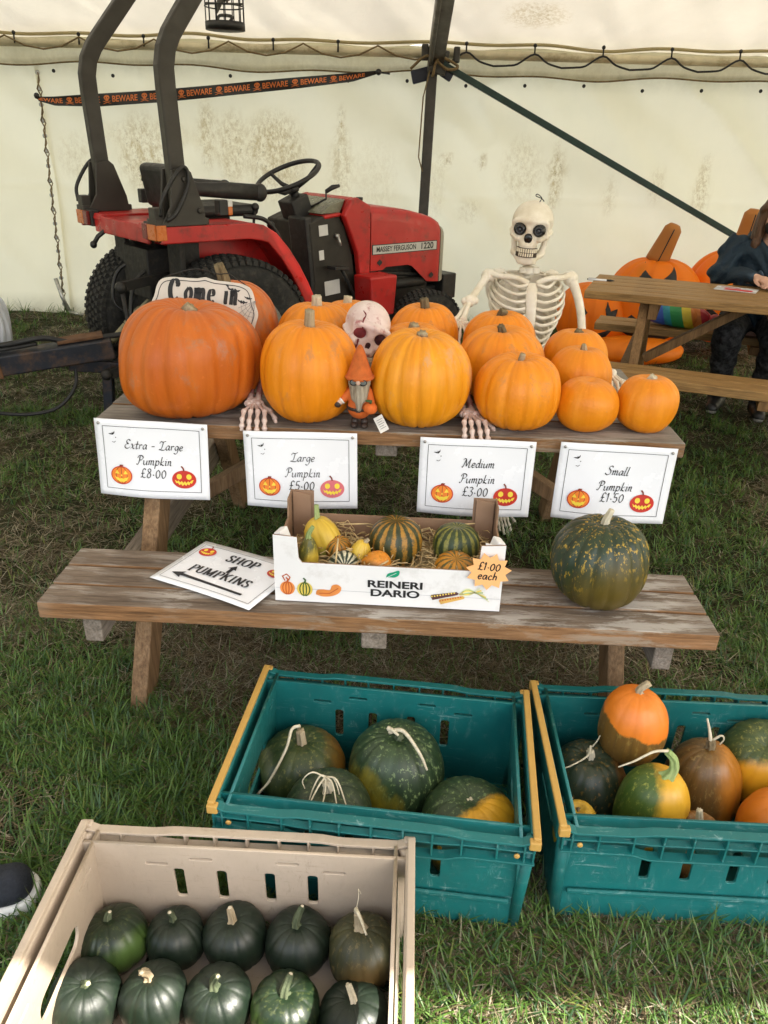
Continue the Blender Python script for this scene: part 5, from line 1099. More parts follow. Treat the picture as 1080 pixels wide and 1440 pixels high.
    b = MB(); b.tube([(.72, -.06, 1.03), (.80, -.13, 1.085), (.80, -.13, 1.13)], .006, 6); b.tube([(.80, -.13, 1.125), (.84, -.14, 1.148), (.885, -.15, 1.158)], [.012, .015, .009], 8); b.build('throttle_lever', BLK, t)
    b = MB(); con = [(.605, .96), (.72, 1.0), (.815, 1.005), (.87, .93), (.93, .76), (.955, .60), (.96, .42), (.62, .42), (.64, .62)]
    plate(con, -.225, .225, b=b); cn = b.build('console', BRN, t, bevel=.008)
    b = MB(); b.box((.63, -.13, .72), (.05, .18, .55), (0, -.10, 0)); b.build('column_cover', BLK, t, bevel=.01)
    for (x, z, w_, h_, y) in ((.705, .92, .065, .06, -.228), (.69, .78, .035, .055, -.228), (.77, .585, .115, .085, -.228)): b = MB(); b.box((x, y, z), (w_, .003, h_), (0, -.08, 0)); b.build('warning_sticker', WHT, cn)
    b = MB(); b.tube([(.80, -.226, .885), (.80, -.25, .885)], .014, 10); b.tube([(.80, -.25, .885), (.81, -.262, .83)], .008, 6); b.build('ignition_key', plain('key_metal', (.4, .4, .38), .3, .8), cn)
    b = MB(); b.box((.76, -.30, .71), (.13, .07, .02), (0, .1, .2)); b.tube([(.80, -.28, .70), (.90, -.27, .55), (.93, -.26, .46)], .012, 8); b.build('pedal', BLK, t, bevel=.004)
    # cowl
    b = MB(); side = [(.83, 1.0), (.885, 1.088), (.93, 1.098), (1.036, 1.05), (1.036, .42), (.965, .42), (.962, .60), (.935, .78)]
    plate(side, -.272, -.225, b=b); plate(side, .225, .272, b=b); top = [(.885, 1.088), (.93, 1.098), (1.036, 1.05), (1.036, 1.0), (.93, 1.04), (.86, 1.02)]
    plate(top, -.226, .226, b=b); b.box((.775, 0, .998), (.13, .47, .022), (0, -.1, 0)); b.build('cowl', RED, t, bevel=.010)
    b = MB(); b.prism([(.70, 1.008), (.765, 1.055), (.88, 1.088), (.84, 1.01)], -.215, .215, Rxz); b.build('instrument_panel', GLS, t, bevel=.006)
    b = MB(); b.box((1.0, -.20, 1.085), (.035, .03, .02)); b.build('hood_catch', BLK, t, bevel=.003)
    # hood: rounded sections along x
    xs_ = [1.042, 1.10, 1.25, 1.40, 1.52, 1.60, 1.645, 1.668]; zt_ = [1.048, 1.046, 1.035, 1.015, .990, .968, .948, .925]; hw = [.268, .268, .268, .268, .266, .262, .256, .246]
    vs = []; fs = []
    prof = [(-1, None), (-1, .80), (-.99, .90), (-.94, .955), (-.82, .985), (-.5, .997), (0, 1.0), (.5, .997), (.82, .985), (.94, .955), (.99, .90), (1, .80), (1, None)]
    def zlow(x): return float(np.interp(x, [1.04, 1.14, 1.17, 1.36, 1.40, 1.54, 1.67], [.665, .665, .682, .682, .67, .562, .548]))
    xs2 = sorted(set(xs_+[1.14, 1.17, 1.36, 1.44, 1.48, 1.54])); m_ = len(prof)
    for x in xs2:
        zt = float(np.interp(x, xs_, zt_)); h_ = float(np.interp(x, xs_, hw)); zl = zlow(x)
        for (a, q) in prof: vs.append((x, a*h_, zl if q is None else zt-(1-q)*.45))
    for i in range(len(xs2)-1):
        for j in range(m_-1): fs.append((i*m_+j, i*m_+j+1, (i+1)*m_+j+1, (i+1)*m_+j))
    b = MB(); b.add(vs, fs, 0, True); hood = b.build('hood', RED, t); so_ = hood.modifiers.new('thick', 'SOLIDIFY'); so_.thickness = .006; so_.offset = -1; eb = hood.modifiers.new('es', 'EDGE_SPLIT'); eb.split_angle = R(50)
    vs = []; fs = []; gx = [1.672, 1.690, 1.712, 1.722]; gt = [.922, .915, .90, .88]; gh = [.247, .244, .236, .222]; gl_ = [.548, .548, .555, .57]
    for x, zt, h_, zl in zip(gx, gt, gh, gl_):
        for (a, q) in prof: vs.append((x, a*h_, zl if q is None else zt-(1-q)*.45))
    for i in range(3):
        for j in range(m_-1): fs.append((i*m_+j, i*m_+j+1, (i+1)*m_+j+1, (i+1)*m_+j))
    fs.append(tuple(3*m_+j for j in range(m_))); b = MB(); b.add(vs, fs, 0, True); gr = b.build('grille', GRL, t); gr.modifiers.new('es', 'EDGE_SPLIT').split_angle = R(45)
    b = MB(); b.box((1.723, 0, .72), (.008, .36, .24)); b.build('grille_mesh', BLK, gr, bevel=.004)
    f = Flat(); y0 = -.2685
    f.poly([(1.05, .760), (1.618, .760), (1.618, .822), (1.05, .822)], 1, 0); f.poly([(1.058, .765), (1.612, .765), (1.612, .817), (1.058, .817)], 0, 2)
    f.type('MASSEY FERGUSON', 1.255, .791, .044, 1, 4, 0, .0008, .88); f.type('1220', 1.522, .791, .054, 1, 4, 0, .0014, 1.12)
    for (x, z) in ((1.115, .712), (1.575, .600)):
        f.ell(x, z, .022, .013, 1, 2); f.poly([(x-.02, z), (x, z+.022), (x+.02, z), (x, z-.022)], 1, 3)
    f.build('side_decal', [SIL, BLK], hood, lambda x, y, z: (x, y0-z*1.6-(.0 if x < 1.5 else -.0), y))
    b = MB(); b.box((1.80, 0, .50), (.13, .46, .17)); b.box((1.66, 0, .45), (.25, .30, .10)); b.build('front_weight', BLK, t, bevel=.008)
    b = MB(); b.prism([(.92, .42), (1.10, .42), (1.12, .66), (.90, .66)], .27, .44, Rxz); b.build('footstep', RED, t, bevel=.012)
    b = MB(); b.box((.72, -.36, .44), (.50, .26, .03)); b.box((.72, .36, .44), (.50, .26, .03)); b.build('footplate', BLK, t, bevel=.006)
    # three point linkage
    b = MB(); b.tube([(-.27, -.02, .64), (-.40, -.01, .53)], .014, 8); b.tube([(-.38, -.01, .545), (-.47, -.005, .467)], .024, 12); b.tube([(-.475, -.005, .465), (-.56, 0, .39)], .020, 12); b.tube([(-.55, 0, .40), (-.64, 0, .325)], .013, 8); b.ball((-.65, 0, .32), .028, 12); b.build('top_link', OLV, t)
    for s in (-1, 1):
        b = MB(); b.beam((-.10, s*.22, .34), (-.72, s*.30, .30), .05, .02, side=(0, 0, 1)); b.ball((-.73, s*.30, .30), .03, 10); b.build('lower_arm', DK, t)
        if s > 0: continue
        b = MB(); b.beam((-.28, s*.20, .74), (-.58, s*.28, .72), .045, .025, side=(0, 0, 1)); b.ball((-.595, s*.29, .718), .030, 12); b.tube([(-.59, s*.29, .70), (-.56, s*.28, .33)], .012, 8); b.build('lift_arm', DK, t)
    b = MB(); b.tube(catmull3([(-.30, -.1, .80), (-.45, -.12, .70), (-.50, -.15, .50), (-.42, -.1, .42)]), .011, 8); b.tube(catmull3([(-.30, .1, .80), (-.42, .16, .72), (-.46, .15, .56), (-.36, .1, .48)]), .010, 8); b.build('hydraulic_hose', BLK, t)
    b = MB(); b.tube([(-.40, .2, .96), (-.47, .24, .90), (-.50, .24, .86)], .012, 8); b.ball((-.50, .24, .86), .02, 8); b.build('trailer_socket', BLK, t)
tractor()

def drawbar():
    BL = plain('blue_black_steel', (.010, .013, .022), .55, .2, .4, 6, .1, (.10, .05, .022), .6); RU = plain('rusty_steel', (.13, .062, .028), .8, .2, .4, 12, .2); HO = plain('hose_rubber', (.010, .010, .010), .6)
    t = thing('trailer_drawbar', 'dark blue steel drawbar with rusty end hitched behind the tractor', 'drawbar', (-1.68, 3.75, .345), (0, R(5), 0))
    b = MB(); b.beam((-.42, -.18, -.03), (.25, .10, .10), .10, .13, side=(0, 0, 1)); b.build('beam', BL, t, bevel=.008)
    b = MB(); b.box((-.27, -.118, .000), (.08, .146, .118), (0, -.18, .40)); b.build('end_collar', RU, t, bevel=.006)
    b = MB(); b.box((.10, .06, .135), (.22, .10, .014), (0, -.18, .40)); b.build('top_plate', RU, t, bevel=.003)
    b = MB(); b.tube(catmull3([(-.40, -.16, .06), (-.2, -.08, .10), (-.05, -.02, .135), (.06, .02, .118), (.2, .08, .145), (.30, .13, .16)]), .014, 8); b.tube(catmull3([(-.40, -.14, .05), (-.22, -.09, .075), (-.08, -.03, .105)]), .010, 8); b.build('hose', HO, t)
    b = MB(); b.beam((.22, .10, .02), (.22, .10, -.34), .05, .05); b.beam((.05, .02, .0), (.34, .14, -.02), .06, .04, side=(0, 0, 1)); b.build('stand_leg', BL, t, bevel=.005)
    b = MB(); b.tube(catmull3([(.08, .03, .0), (.09, -.02, -.10), (.02, -.08, -.20), (-.12, -.12, -.24), (-.30, -.16, -.235), (-.48, -.2, -.22)]), .009, 8); b.build('loose_cable', HO, t)
drawbar()
def sack():
    M = plain('white_plastic_sheet', (.62, .66, .72), .35, 0, .08, 6); rg = np.random.default_rng(3)
    o = squash_body('plastic_sack', .14, .20, 13, .16, M, 77, .22, .1, .05, -.12, None, (-2.095, 3.86, .50), (.1, .2, 0))
    tag(o, 'crumpled white plastic sack at the left edge above the drawbar', 'sack')
sack()
# ------------------------------------------------------------------ skeleton and Halloween pieces
def bone_mat(name, c, c2, blood=None, lvl=.6, grad=None):
    m = NT(name); v = m.coord(); col = m.ramp(m.noise(v, 12, 6, .65), [(.3, c2), (.62, c)])
    if blood:
        q = m.noise(m.coord(), 26, 6, .7)
        if grad is not None:
            sx = m.n('ShaderNodeSeparateXYZ'); m.t.links.new(m.coord(), sx.inputs[0]); q = m.math('ADD', m.math('MULTIPLY', m.math('SUBTRACT', q, .5), .9), m.math('MULTIPLY', sx.outputs['X'], grad[0])); q = m.math('ADD', q, grad[1])
        col = m.mix(m.math('MULTIPLY', m.ramp(q, [(lvl-.06, 0), (lvl+.08, 1)]), .85), col, blood)
    m.bump(m.noise(v, 40, 4), .15, .004)
    return m.base(col, .5, 0, .4)
BONE = bone_mat('bone_plastic', (.80, .75, .65), (.62, .55, .42)); BONE_B = bone_mat('pink_bone', (.76, .66, .63), (.60, .45, .43), (.30, .05, .055), .60); BONE_H = bone_mat('bloody_hand_bone', (.68, .56, .50), (.46, .33, .28), (.16, .022, .025), .55, (-9.0, .40))
EYEBLK = plain('eye_black', (.008, .008, .009), .25, 0, .1); EYEGRY = plain('eye_grey_ring', (.045, .05, .06), .3); TOOTH = plain('tooth', (.72, .66, .52), .4, 0, .1, 60)
def skull_fn(jaw=True):
    def fn(P):
        x = np.abs(P[..., 0]); Q = np.stack([x, P[..., 1], P[..., 2]], -1)
        d = sd_ell(Q, (0, .022, .014), (.0725, .088, .069))
        d = smin(d, sd_ell(Q, (0, -.040, .004), (.058, .042, .042)), .02)
        d = smin(d, sd_cap(Q, (.0, -.078, .030), (.050, -.060, .026), .010, .009), .012)
        d = smin(d, sd_ell(Q, (0, -.058, -.048), (.034, .030, .034)), .015)
        d = smin(d, sd_cap(Q, (.040, -.070, -.030), (.064, -.030, -.022), .0105, .009), .010); d = smin(d, sd_cap(Q, (.064, -.030, -.022), (.069, .012, -.016), .009, .009), .008)
        d = smin(d, sd_cap(Q, (.058, -.055, .018), (.060, -.05, -.022), .008), .008)
        d = smax(d, -sd_ell(Q, (.072, -.030, .000), (.014, .030, .024)), .012)
        d = smax(d, -sd_ell(Q, (.0325, -.088, 0), (.0225, .034, .0205)), .005)
        d = smax(d, -sd_cap(Q, (.002, -.092, -.018), (.0075, -.092, -.035), .011, .0130), .004)
        d = smax(d, -sd_ell(Q, (.054, -.050, -.050), (.010, .022, .012)), .008)
        if jaw:
            j = sd_ell(Q, (0, -.064, -.106), (.028, .018, .015)); j = smin(j, sd_cap(Q, (.020, -.066, -.104), (.047, -.012, -.088), .012, .012), .012)
            j = smin(j, sd_cap(Q, (.047, -.012, -.088), (.058, .012, -.030), .012, .009), .010); j = smin(j, sd_ell(Q, (0, -.060, -.088), (.034, .022, .016)), .010)
            j = smax(j, -sd_ell(Q, (0, -.02, -.085), (.030, .032, .03)), .008)
            d = np.minimum(d, j)
        return d
    return fn
def teeth(b, up=True, low=True, gap=None):
    for k in range(-5, 6):
        a = k*.215; x, y = .0365*math.sin(a), -.058-.0350*math.cos(a)
        if gap: gap.box((x, y+.0045, -.0745), (.0095, .006, .031), (0, 0, a))
        if up: b.box((x, y+.002, -.067), (.0058, .006, .0130), (0, 0, a))
        if low: b.box((x*.97, y+.004, -.0815), (.0054, .006, .0115), (0, 0, a))
def hand_bones(b, M, curl, spread=1.0, r=.0048, L=1.0, mi=0, thumb=1):
    """hand along +X of frame M, back of hand +Z; curl = list of bend angles per finger joint"""
    def tr(p): return M @ Vector(p)
    fl = [(.62, .88), (.30, 1.0), (-.04, .93), (-.36, .74)]
    for k, (yy, ln) in enumerate(fl):
        y0 = .036*yy; y1 = .062*yy*spread
        p = Vector((.012*L, y0*.55, 0)); q = Vector((.066*L, y1*.8, .004)); pts = [p, q]; ang = 0; az = .10*yy*spread; c = curl[k] if hasattr(curl, '__len__') else curl
        for seg, bend in ((.042, .55), (.028, .85), (.020, .6)):
            ang += c*bend; d = Vector((math.cos(ang)*math.cos(az), math.sin(az)*math.cos(ang), -math.sin(ang))); pts.append(pts[-1]+d*seg*ln*L)
        for i in range(len(pts)-1):
            a, e = pts[i], pts[i+1]; mid = (a+e)/2; b.tube([tr(a), tr(a+(e-a)*.15), tr(mid), tr(a+(e-a)*.85), tr(e)], [r*1.1, r*1.15, r*.72, r*1.0, r*(1.15 if i < 3 else .6)], 8, mi)
            b.ball(tr(a), r*1.28, 8, mi)
    p = [Vector((.006, .020*thumb, -.002)), Vector((.032*L, .046*thumb, -.010)), Vector((.055*L, .060*thumb, -.020)), Vector((.076*L, .066*thumb, -.032))]
    for i in range(3):
        a, e = p[i], p[i+1]; b.tube([tr(a), tr((a+e)/2), tr(e)], [r*1.2, r*.8, r*(1.1 if i < 2 else .6)], 8, mi); b.ball(tr(a), r*1.3, 8, mi)
    for i in range(7): b.ball(tr((.004+.009*(i % 2), -.018+.0062*i, .002*(i % 3))), r*1.55, 8, mi)
def frame(o, fwd, up):
    f = Vector(fwd).normalized(); u = Vector(up); u = (u-f*u.dot(f)).normalized(); s_ = u.cross(f)
    m = Matrix((f, s_, u)).transposed().to_4x4(); m.translation = o; return m
def bone(b, pts, r0, r1, knob=1.5, n=10):
    P = [Vector(p) for p in pts]; k = 9; q = []; rr = []
    for i in range(k):
        t = i/(k-1); q.append(P[0].lerp(P[-1], t) if len(P) == 2 else P[0]*(1-t)**2+P[1]*2*t*(1-t)+P[2]*t*t); rr.append((r0+(r1-r0)*t)*(1+(knob-1)*max(0, 1-min(t, 1-t)*6)**1.5))
    b.tube(q, rr, n); b.ball(q[0], rr[0]*1.02, 10); b.ball(q[-1], rr[-1]*1.02, 10)
def skeleton():
    ox, oy = .503, 2.86
    t = thing('plastic_skeleton', 'life size white plastic skeleton seated behind the pumpkins, grinning', 'skeleton', (ox, oy, 0))
    sk = sdf_obj('skull', skull_fn(), (-.085, -.115, -.135), (.085, .125, .095), .0033, BONE, t, (-.010, -.010, 1.150), (R(4), R(3), R(-14)))
    b = MB(); gp = MB(); teeth(b, True, True, gp); b.build('teeth', TOOTH, sk); gp.build('mouth_gap', plain('mouth_dark', (.05, .035, .022), .7), sk)
    for s in (-1, 1):
        b = MB(); b.ball((s*.0325, -.0640, .0), .0235, 18, 0); b.lathe([(.0135, 0), (.0135, .002), (.0105, .002), (.0105, 0)], (s*.0325, -.0872, 0), (0, -1, 0), 18, 1); b.ball((s*.0325, -.0872, 0), (.0055, .003, .0055), 10, 1); b.build('eye', [EYEBLK, EYEGRY], sk)
    b = MB(); b.ball((0, -.079, -.028), (.0150, .0065, .0175), 12); b.build('nose_hollow', EYEBLK, sk)
    b = MB(); b.tube(catmull3([(.015, .0, .082), (.02, -.005, .097), (.004, -.01, .108), (.0, 0, .10), (.02, 0, .094), (.030, .002, .085)]), .0016, 5); b.build('hanging_loop', M_BLACK, sk)
    b = MB()
    for i in range(26):
        z = 1.045-i*.021; y = .035+.05*min(1, i/5); b.lathe([(.010, -.008), (.0165, -.007), (.0185, 0), (.0165, .007), (.010, .008)], (0, y, z), (0, .15, 1), 14); b.beam((0, y+.01, z), (0, y+.045, z-.012), .008, .012); b.beam((-.03, y+.006, z), (.03, y+.006, z), .008, .008)
    b.lathe([(.018, -.006), (.026, -.004), (.026, .004), (.018, .006)], (0, .02, 1.022), (0, .1, 1), 16); b.build('spine', BONE, t)
    b = MB(); b.lathe([(.012, -.014), (.028, -.012), (.030, 0), (.026, .010), (.014, .014)], (0, .015, .998), (0, 0, 1), 16)
    for s in (-1, 1): b.box((s*.024, -.004, 1.0), (.022, .020, .020)); b.tube([(s*.022, -.012, 1.002), (s*.022, -.016, 1.002)], .0035, 8)
    b.build('neck_joint', BONE, t, bevel=.003)
    # rib cage
    cage = MB(); cage.tube([(0, -.088, .968), (0, -.098, .93), (.002, -.106, .88), (.004, -.108, .84), (.006, -.104, .805), (.008, -.098, .785)], [.020, .021, .019, .018, .016, .008], 14, sx=.42, ref=(1, 0, 0)); cage.build('sternum', BONE, t)
    W = [.096, .117, .128, .134, .135, .130, .120]
    th_, zz_ = np.meshgrid(np.linspace(-1.45, 1.45, 30), np.linspace(.74, .975, 20), indexing='ij'); wz = np.interp(zz_, [.74, .80, .88, .95, .975], [.085, .112, .118, .100, .07])
    bs = grid_obj('back_shell', np.stack([wz*np.sin(th_), .015+.072*np.cos(th_), zz_], -1), BONE, t); sf = bs.modifiers.new('th', 'SOLIDIFY'); sf.thickness = .004
    for i in range(7):
        z = .962-.0265*i; w_ = W[i]
        for s in (-1, 1):
            b = MB(); y0 = -.094-.002*i
            ri = .25+.75*min(1, i/3); P = [(s*.016+.001*i, y0, z), (s*.052, y0-.003, z-.006), (s*(w_*.80), y0+.026, z+.008*ri), (s*w_, -.02, z+.036*ri), (s*w_*.94, .045, z+.056*ri), (s*.060, .090, z+.070*ri), (s*.02, .088, z+.075*ri)]
            q = catmull3(P, 5); b.tube(q, [.0063 if k < 22 else .0055 for k in range(len(q))], 8, sx=.75); b.build('rib', BONE, t)
    for k, (w_, zz) in enumerate(((.105, .775), (.095, .745), (.082, .715))):
        for s in (-1, 1):
            b = MB(); P = [(s*.012+.008, -.098, .792-.012*k), (s*.045+.004, -.098, .765-.020*k), (s*(w_*.86), -.06, zz+.012), (s*w_, -.01, zz+.035), (s*w_*.9, .05, zz+.06), (s*.03, .09, zz+.075)]
            b.tube(catmull3(P, 5), .0068, 8, sx=.8); b.build('rib', BONE, t)
    for s in (-1, 1):
        b = MB(); b.tube(catmull3([(s*.015, -.086, .968), (s*.06, -.088, .985), (s*.11, -.06, .985), (s*.145, -.02, .988)]), .0095, 10); b.ball((s*.140, -.015, .980), (.020, .022, .022), 12); b.build('collarbone', BONE, t)
        b = MB(); b.ball((s*.095, .080, .925), (.050, .010, .070), 16, rot=(.1, 0, s*.25)); b.tube([(s*.06, .095, .950), (s*.10, .07, .968), (s*.145, .01, .985)], .008, 8); b.build('shoulder_blade', BONE, t)
    # pelvis and legs, mostly under the table
    def pel(P):
        x = np.abs(P[..., 0]); Q = np.stack([x, P[..., 1], P[..., 2]], -1); d = sd_ell(Q, (.075, .05, .55), (.055, .03, .07)); d = smin(d, sd_cap(Q, (.06, .0, .50), (.0, -.05, .48), .018, .014), .02); d = smin(d, sd_ell(Q, (0, .085, .53), (.05, .02, .06)), .02); return smin(d, sd_cap(Q, (.07, .02, .50), (.04, .02, .45), .02), .02)
    sdf_obj('pelvis', pel, (-.15, -.09, .41), (.15, .14, .65), .008, BONE, t)
    for s in (-1, 1):
        b = MB(); kn = (-.085+s*.035, -.34, .51); an = (-.055+s*.030, -.03, .075); bone(b, [(s*.075, .02, .50), kn], .015, .015, 1.7); bone(b, [kn, an], .013, .010, 1.6); bone(b, [(kn[0]+s*.02, kn[1]+.01, kn[2]-.03), (an[0]+s*.016, an[1], an[2])], .006, .006, 1.4); b.ball((kn[0], kn[1]-.02, kn[2]), (.02, .012, .022), 10)
        lg = b.build('leg', BONE, t); b = MB(); hand_bones(b, frame((an[0], an[1]+.02, .040), (s*.05, -1, -.16), (0, 0, 1)), .12, .8, .0052, 1.15); b.ball((an[0], an[1]+.03, .032), (.02, .03, .02), 10); b.build('foot', BONE, lg)
    # arms
    sh = (-.150, -.005, .977); el = (.274-ox, 2.66-oy, .920); wr = (.246-ox, 2.545-oy, .880)
    b = MB(); bone(b, [sh, el], .0135, .012, 1.75); a = b.build('arm', BONE, t); b = MB(); b.ball(el, (.022, .018, .018), 12); b.ball((el[0]-.016, el[1], el[2]), .013, 10); b.ball((el[0]+.018, el[1], el[2]+.002), .014, 10)
    bone(b, [el, wr], .0085, .0085, 1.5); bone(b, [(el[0]-.012, el[1]-.01, el[2]-.014), (wr[0]-.024, wr[1], wr[2])], .0075, .0075, 1.4); b.build('forearm', BONE, a)
    b = MB(); hand_bones(b, frame((wr[0]-.008, wr[1]-.012, wr[2]-.004), (-.05, -.62, -.46), (.05, -.5, .75)), [.22, .16, .20, .3], 1.25, .0052, .92); b.build('hand', BONE, a)
    sh = (.152, -.005, .975); el = (.708-ox, 2.76-oy, .735); wr = (.658-ox, 2.235-oy, .80)
    b = MB(); bone(b, [sh, (sh[0]+.055, sh[1]-.03, .90), el], .017, .014, 1.6); a = b.build('arm', BONE, t); b = MB(); b.ball(el, .022, 12); bone(b, [el, wr], .009, .008, 1.5); bone(b, [(el[0]+.014, el[1], el[2]-.012), (wr[0]+.02, wr[1], wr[2])], .0075, .0075, 1.4); b.build('forearm', BONE, a)
    b = MB(); hand_bones(b, frame((wr[0], wr[1]-.01, wr[2]), (-.02, -.95, -.22), (0, -.2, 1)), [.3, .3, .35, .4], 1.0, .0052, .95); b.build('hand', BONE, a)
skeleton()
def stained_skull():
    t = sdf_obj('skull_ornament', skull_fn(False), (-.085, -.115, -.10), (.085, .125, .095), .0035, BONE_B, None, (-.064, 2.225, .910), (R(6), R(20), R(12))); t.scale = (.92, .92, .92)
    tag(t, 'pinkish blood-stained skull ornament wedged between the pumpkins behind the gnome', 'skull')
    SO = plain('socket_dark', (.045, .008, .010), .95, 0, .4, 40); BL = plain('dried_blood', (.16, .020, .026), .95, 0, .35, 50)
    b = MB(); b.ball((.0325, -.053, .0), .0240, 16, 0); b.ball((-.0325, -.050, .0), .0240, 16, 1); b.ball((0, -.074, -.028), (.0135, .0075, .016), 12, 0); b.build('socket_lining', [SO, BL], t)
    b = MB(); teeth(b, True, False); b.build('teeth', TOOTH, t)
    b = MB()
    for P, r in (([(-.033, -.075, .016), (-.040, -.068, .040), (-.036, -.058, .056), (-.046, -.048, .064)], .0022), ([(-.036, -.078, -.016), (-.034, -.080, -.036), (-.038, -.076, -.060)], .0026), ([(.040, -.078, -.018), (.054, -.060, -.022), (.066, -.040, -.022)], .0024)): b.tube(catmull3(P), [r*(1+.3*math.sin(i)) for i in range(len(catmull3(P)))], 6, sx=.5)
    b.build('blood_drips', BL, t)
stained_skull()
def severed_hand(label, o, fwd, up, stump, s):
    m = frame(o, fwd, up); t = thing('bone_hand', label, 'ornament', o, m.to_euler(), 'bloody bone hands gripping the table edge')
    b = MB(); hand_bones(b, Matrix(), [.50, .46, .50, .55], 1.15, .0062, .92, 0, s); b.build('finger_bones', BONE_H, t)
    b = MB(); inv = m.inverted(); e = inv @ Vector(stump); bone(b, [(.0, .010, 0), e+Vector((0, .012, 0))], .0085, .0095, 1.35); bone(b, [(.0, -.012, 0), e+Vector((0, -.012, 0))], .0085, .0085, 1.35); b.ball((-.006, 0, 0), (.018, .022, .012), 12); b.build('forearm_stump', BONE_H, t)
severed_hand('bloody bone hand over the table edge between the two biggest front pumpkins', (-.368, 2.005, .748), (.04, -1, -.14), (0, -.1, 1), (-.372, 2.10, .792), 1)
severed_hand('bloody bone hand over the table edge above the Medium sign', (.226, 1.985, .742), (.04, -1, -.12), (0, -.1, 1), (.212, 2.08, .77), 1)

def gnome():
    HAT = plain('felt_orange', (.50, .115, .020), .95, 0, .2, 60, .3); COAT = plain('coat_orange', (.58, .12, .015), .75, 0, .15, 20); BRN = plain('dark_brown_leather', (.035, .022, .016), .55, 0, .3, 20); SKN = plain('gnome_skin', (.62, .42, .32), .5); BRD = NT('beard_hair'); v = BRD.coord((60, 60, 7))
    BRD.bump(BRD.noise(v, 3, 5), .9, .006); BRD = BRD.base(BRD.ramp(BRD.noise(v, 2.5, 5, .7), [(.3, (.17, .13, .085)), (.7, (.48, .42, .32))]), .9)
    GL_ = plain('lens_grey', (.16, .17, .16), .15); WH = plain('cuff_white', (.70, .67, .62), .8); GRN = plain('leaf_green', (.05, .10, .03), .7)
    t = thing('garden_gnome', 'small orange hatted gnome with glasses and long beard, white tag hanging', 'gnome', (-.073, 1.932, T), (0, 0, R(-4)))
    b = MB()
    for s in (-1, 1): b.tube([(s*.0125, 0, .012), (s*.0125, 0, .05)], .0072, 10); b.ball((s*.014, -.006, .008), (.010, .017, .0085), 12); b.tube([(s*.014, 0, .010), (s*.0125, 0, .024)], [.010, .0095], 10)
    b.build('legs', BRN, t)
    coat = sdf_obj('coat', lambda P: smin(smin(sd_cap(P, (0, 0, .058), (0, 0, .105), .033, .024), sd_cap(P, (-.022, -.002, .100), (-.046, -.014, .078), .0125, .0105), .008), sd_cap(P, (.022, -.002, .100), (.034, -.022, .070), .0125, .010), .008), (-.08, -.06, .015), (.08, .05, .15), .003, COAT, t)
    b = MB(); b.lathe([(.0345, -.004), (.0352, 0), (.0345, .004)], (0, 0, .058), (0, 0, 1), 24); b.box((0, -.035, .058), (.012, .004, .011)); b.build('belt', BRN, coat)
    b = MB(); b.ball((-.051, -.018, .074), (.010, .009, .009), 12, 0); b.lathe([(.009, -.004), (.0115, 0), (.009, .004)], (-.0465, -.0145, .0775), (-.7, -.3, -.6), 14, 1); b.ball((-.056, -.021, .068), (.0095, .009, .009), 12, 2); b.ball((.036, -.027, .064), .009, 10, 2); b.build('mittens', [SKN, WH, BRN], t)
    b = MB(); b.ball((0, 0, .128), (.024, .022, .022), 18); b.ball((0, -.026, .134), (.0065, .0065, .0065), 12); b.build('head', SKN, t)
    b = MB(); P = []
    def brd(P): return smin(smin(sd_cap(P, (0, -.018, .128), (.002, -.034, .062), .023, .007), sd_cap(P, (-.016, -.012, .132), (-.012, -.028, .09), .014, .008), .01), sd_cap(P, (.016, -.012, .132), (.014, -.028, .088), .014, .008), .01)
    sdf_obj('beard', brd, (-.05, -.06, .04), (.05, .03, .165), .0024, BRD, t)
    b = MB(); b.ball((0, -.044, .1345), (.0062, .006, .006), 12); b.build('nose', SKN, t)
    b = MB()
    for s in (-1, 1): b.tube([(s*.0125+.0085*math.cos(a)*1.1, -.0415+.002*abs(math.cos(a)), .1345+.0072*math.sin(a)) for a in np.linspace(0, 6.283, 21)[:-1]], .0013, 6, 0, closed=True); b.ball((s*.0125, -.0395, .1345), (.0088, .001, .0068), 12, 1); b.tube([(s*.021, -.040, .136), (s*.025, -.01, .138)], .001, 5, 0)
    b.build('glasses', [EYEBLK, GL_], t)
    hp = [(.036, .138), (.0365, .142), (.034, .148), (.029, .160), (.024, .174), (.0185, .190), (.0125, .207), (.0075, .219), (.004, .224), (0, .226)]
    b = MB(); b.lathe(hp, (0, -.006, 0), (0, 0, 1), 26); b.lathe([(.0365, .137), (.0385, .140), (.0385, .144), (.035, .147)], (0, -.006, 0), (0, 0, 1), 26); b.build('pointed_hat', HAT, t)
    pk = squash_body('held_pumpkin', .018, .015, 8, .05, COAT, 5, .02, .15, .1, 0, t, (.032, -.036, .066), (0, 0, 0)); b = MB(); b.tube([(0, 0, .012), (.002, 0, .022)], .003, 8); b.ball((-.006, 0, .020), (.008, .006, .003), 8); b.build('leaf', GRN, pk)
    b = MB(); b.box((0, 0, 0), (.026, .0012, .044)); tg = b.build('paper_tag', WH, t, loc=(.062, -.042, .027), rot=(R(-24), R(-33), 0)); b = MB(); b.tube([(-.006, 0, .021), (-.022, .008, .036)], .0006, 5); b.build('tag_string', M_BLACK, tg)
    f = Flat()
    for k in range(5): f.line([(-.008, .012-.006*k), (.009-.003*(k % 2), .012-.006*k)], .0012, 0)
    f.build('tag_print', [M_INKF], tg, lambda x, y, z: (x, -.0008-z, y))
gnome()

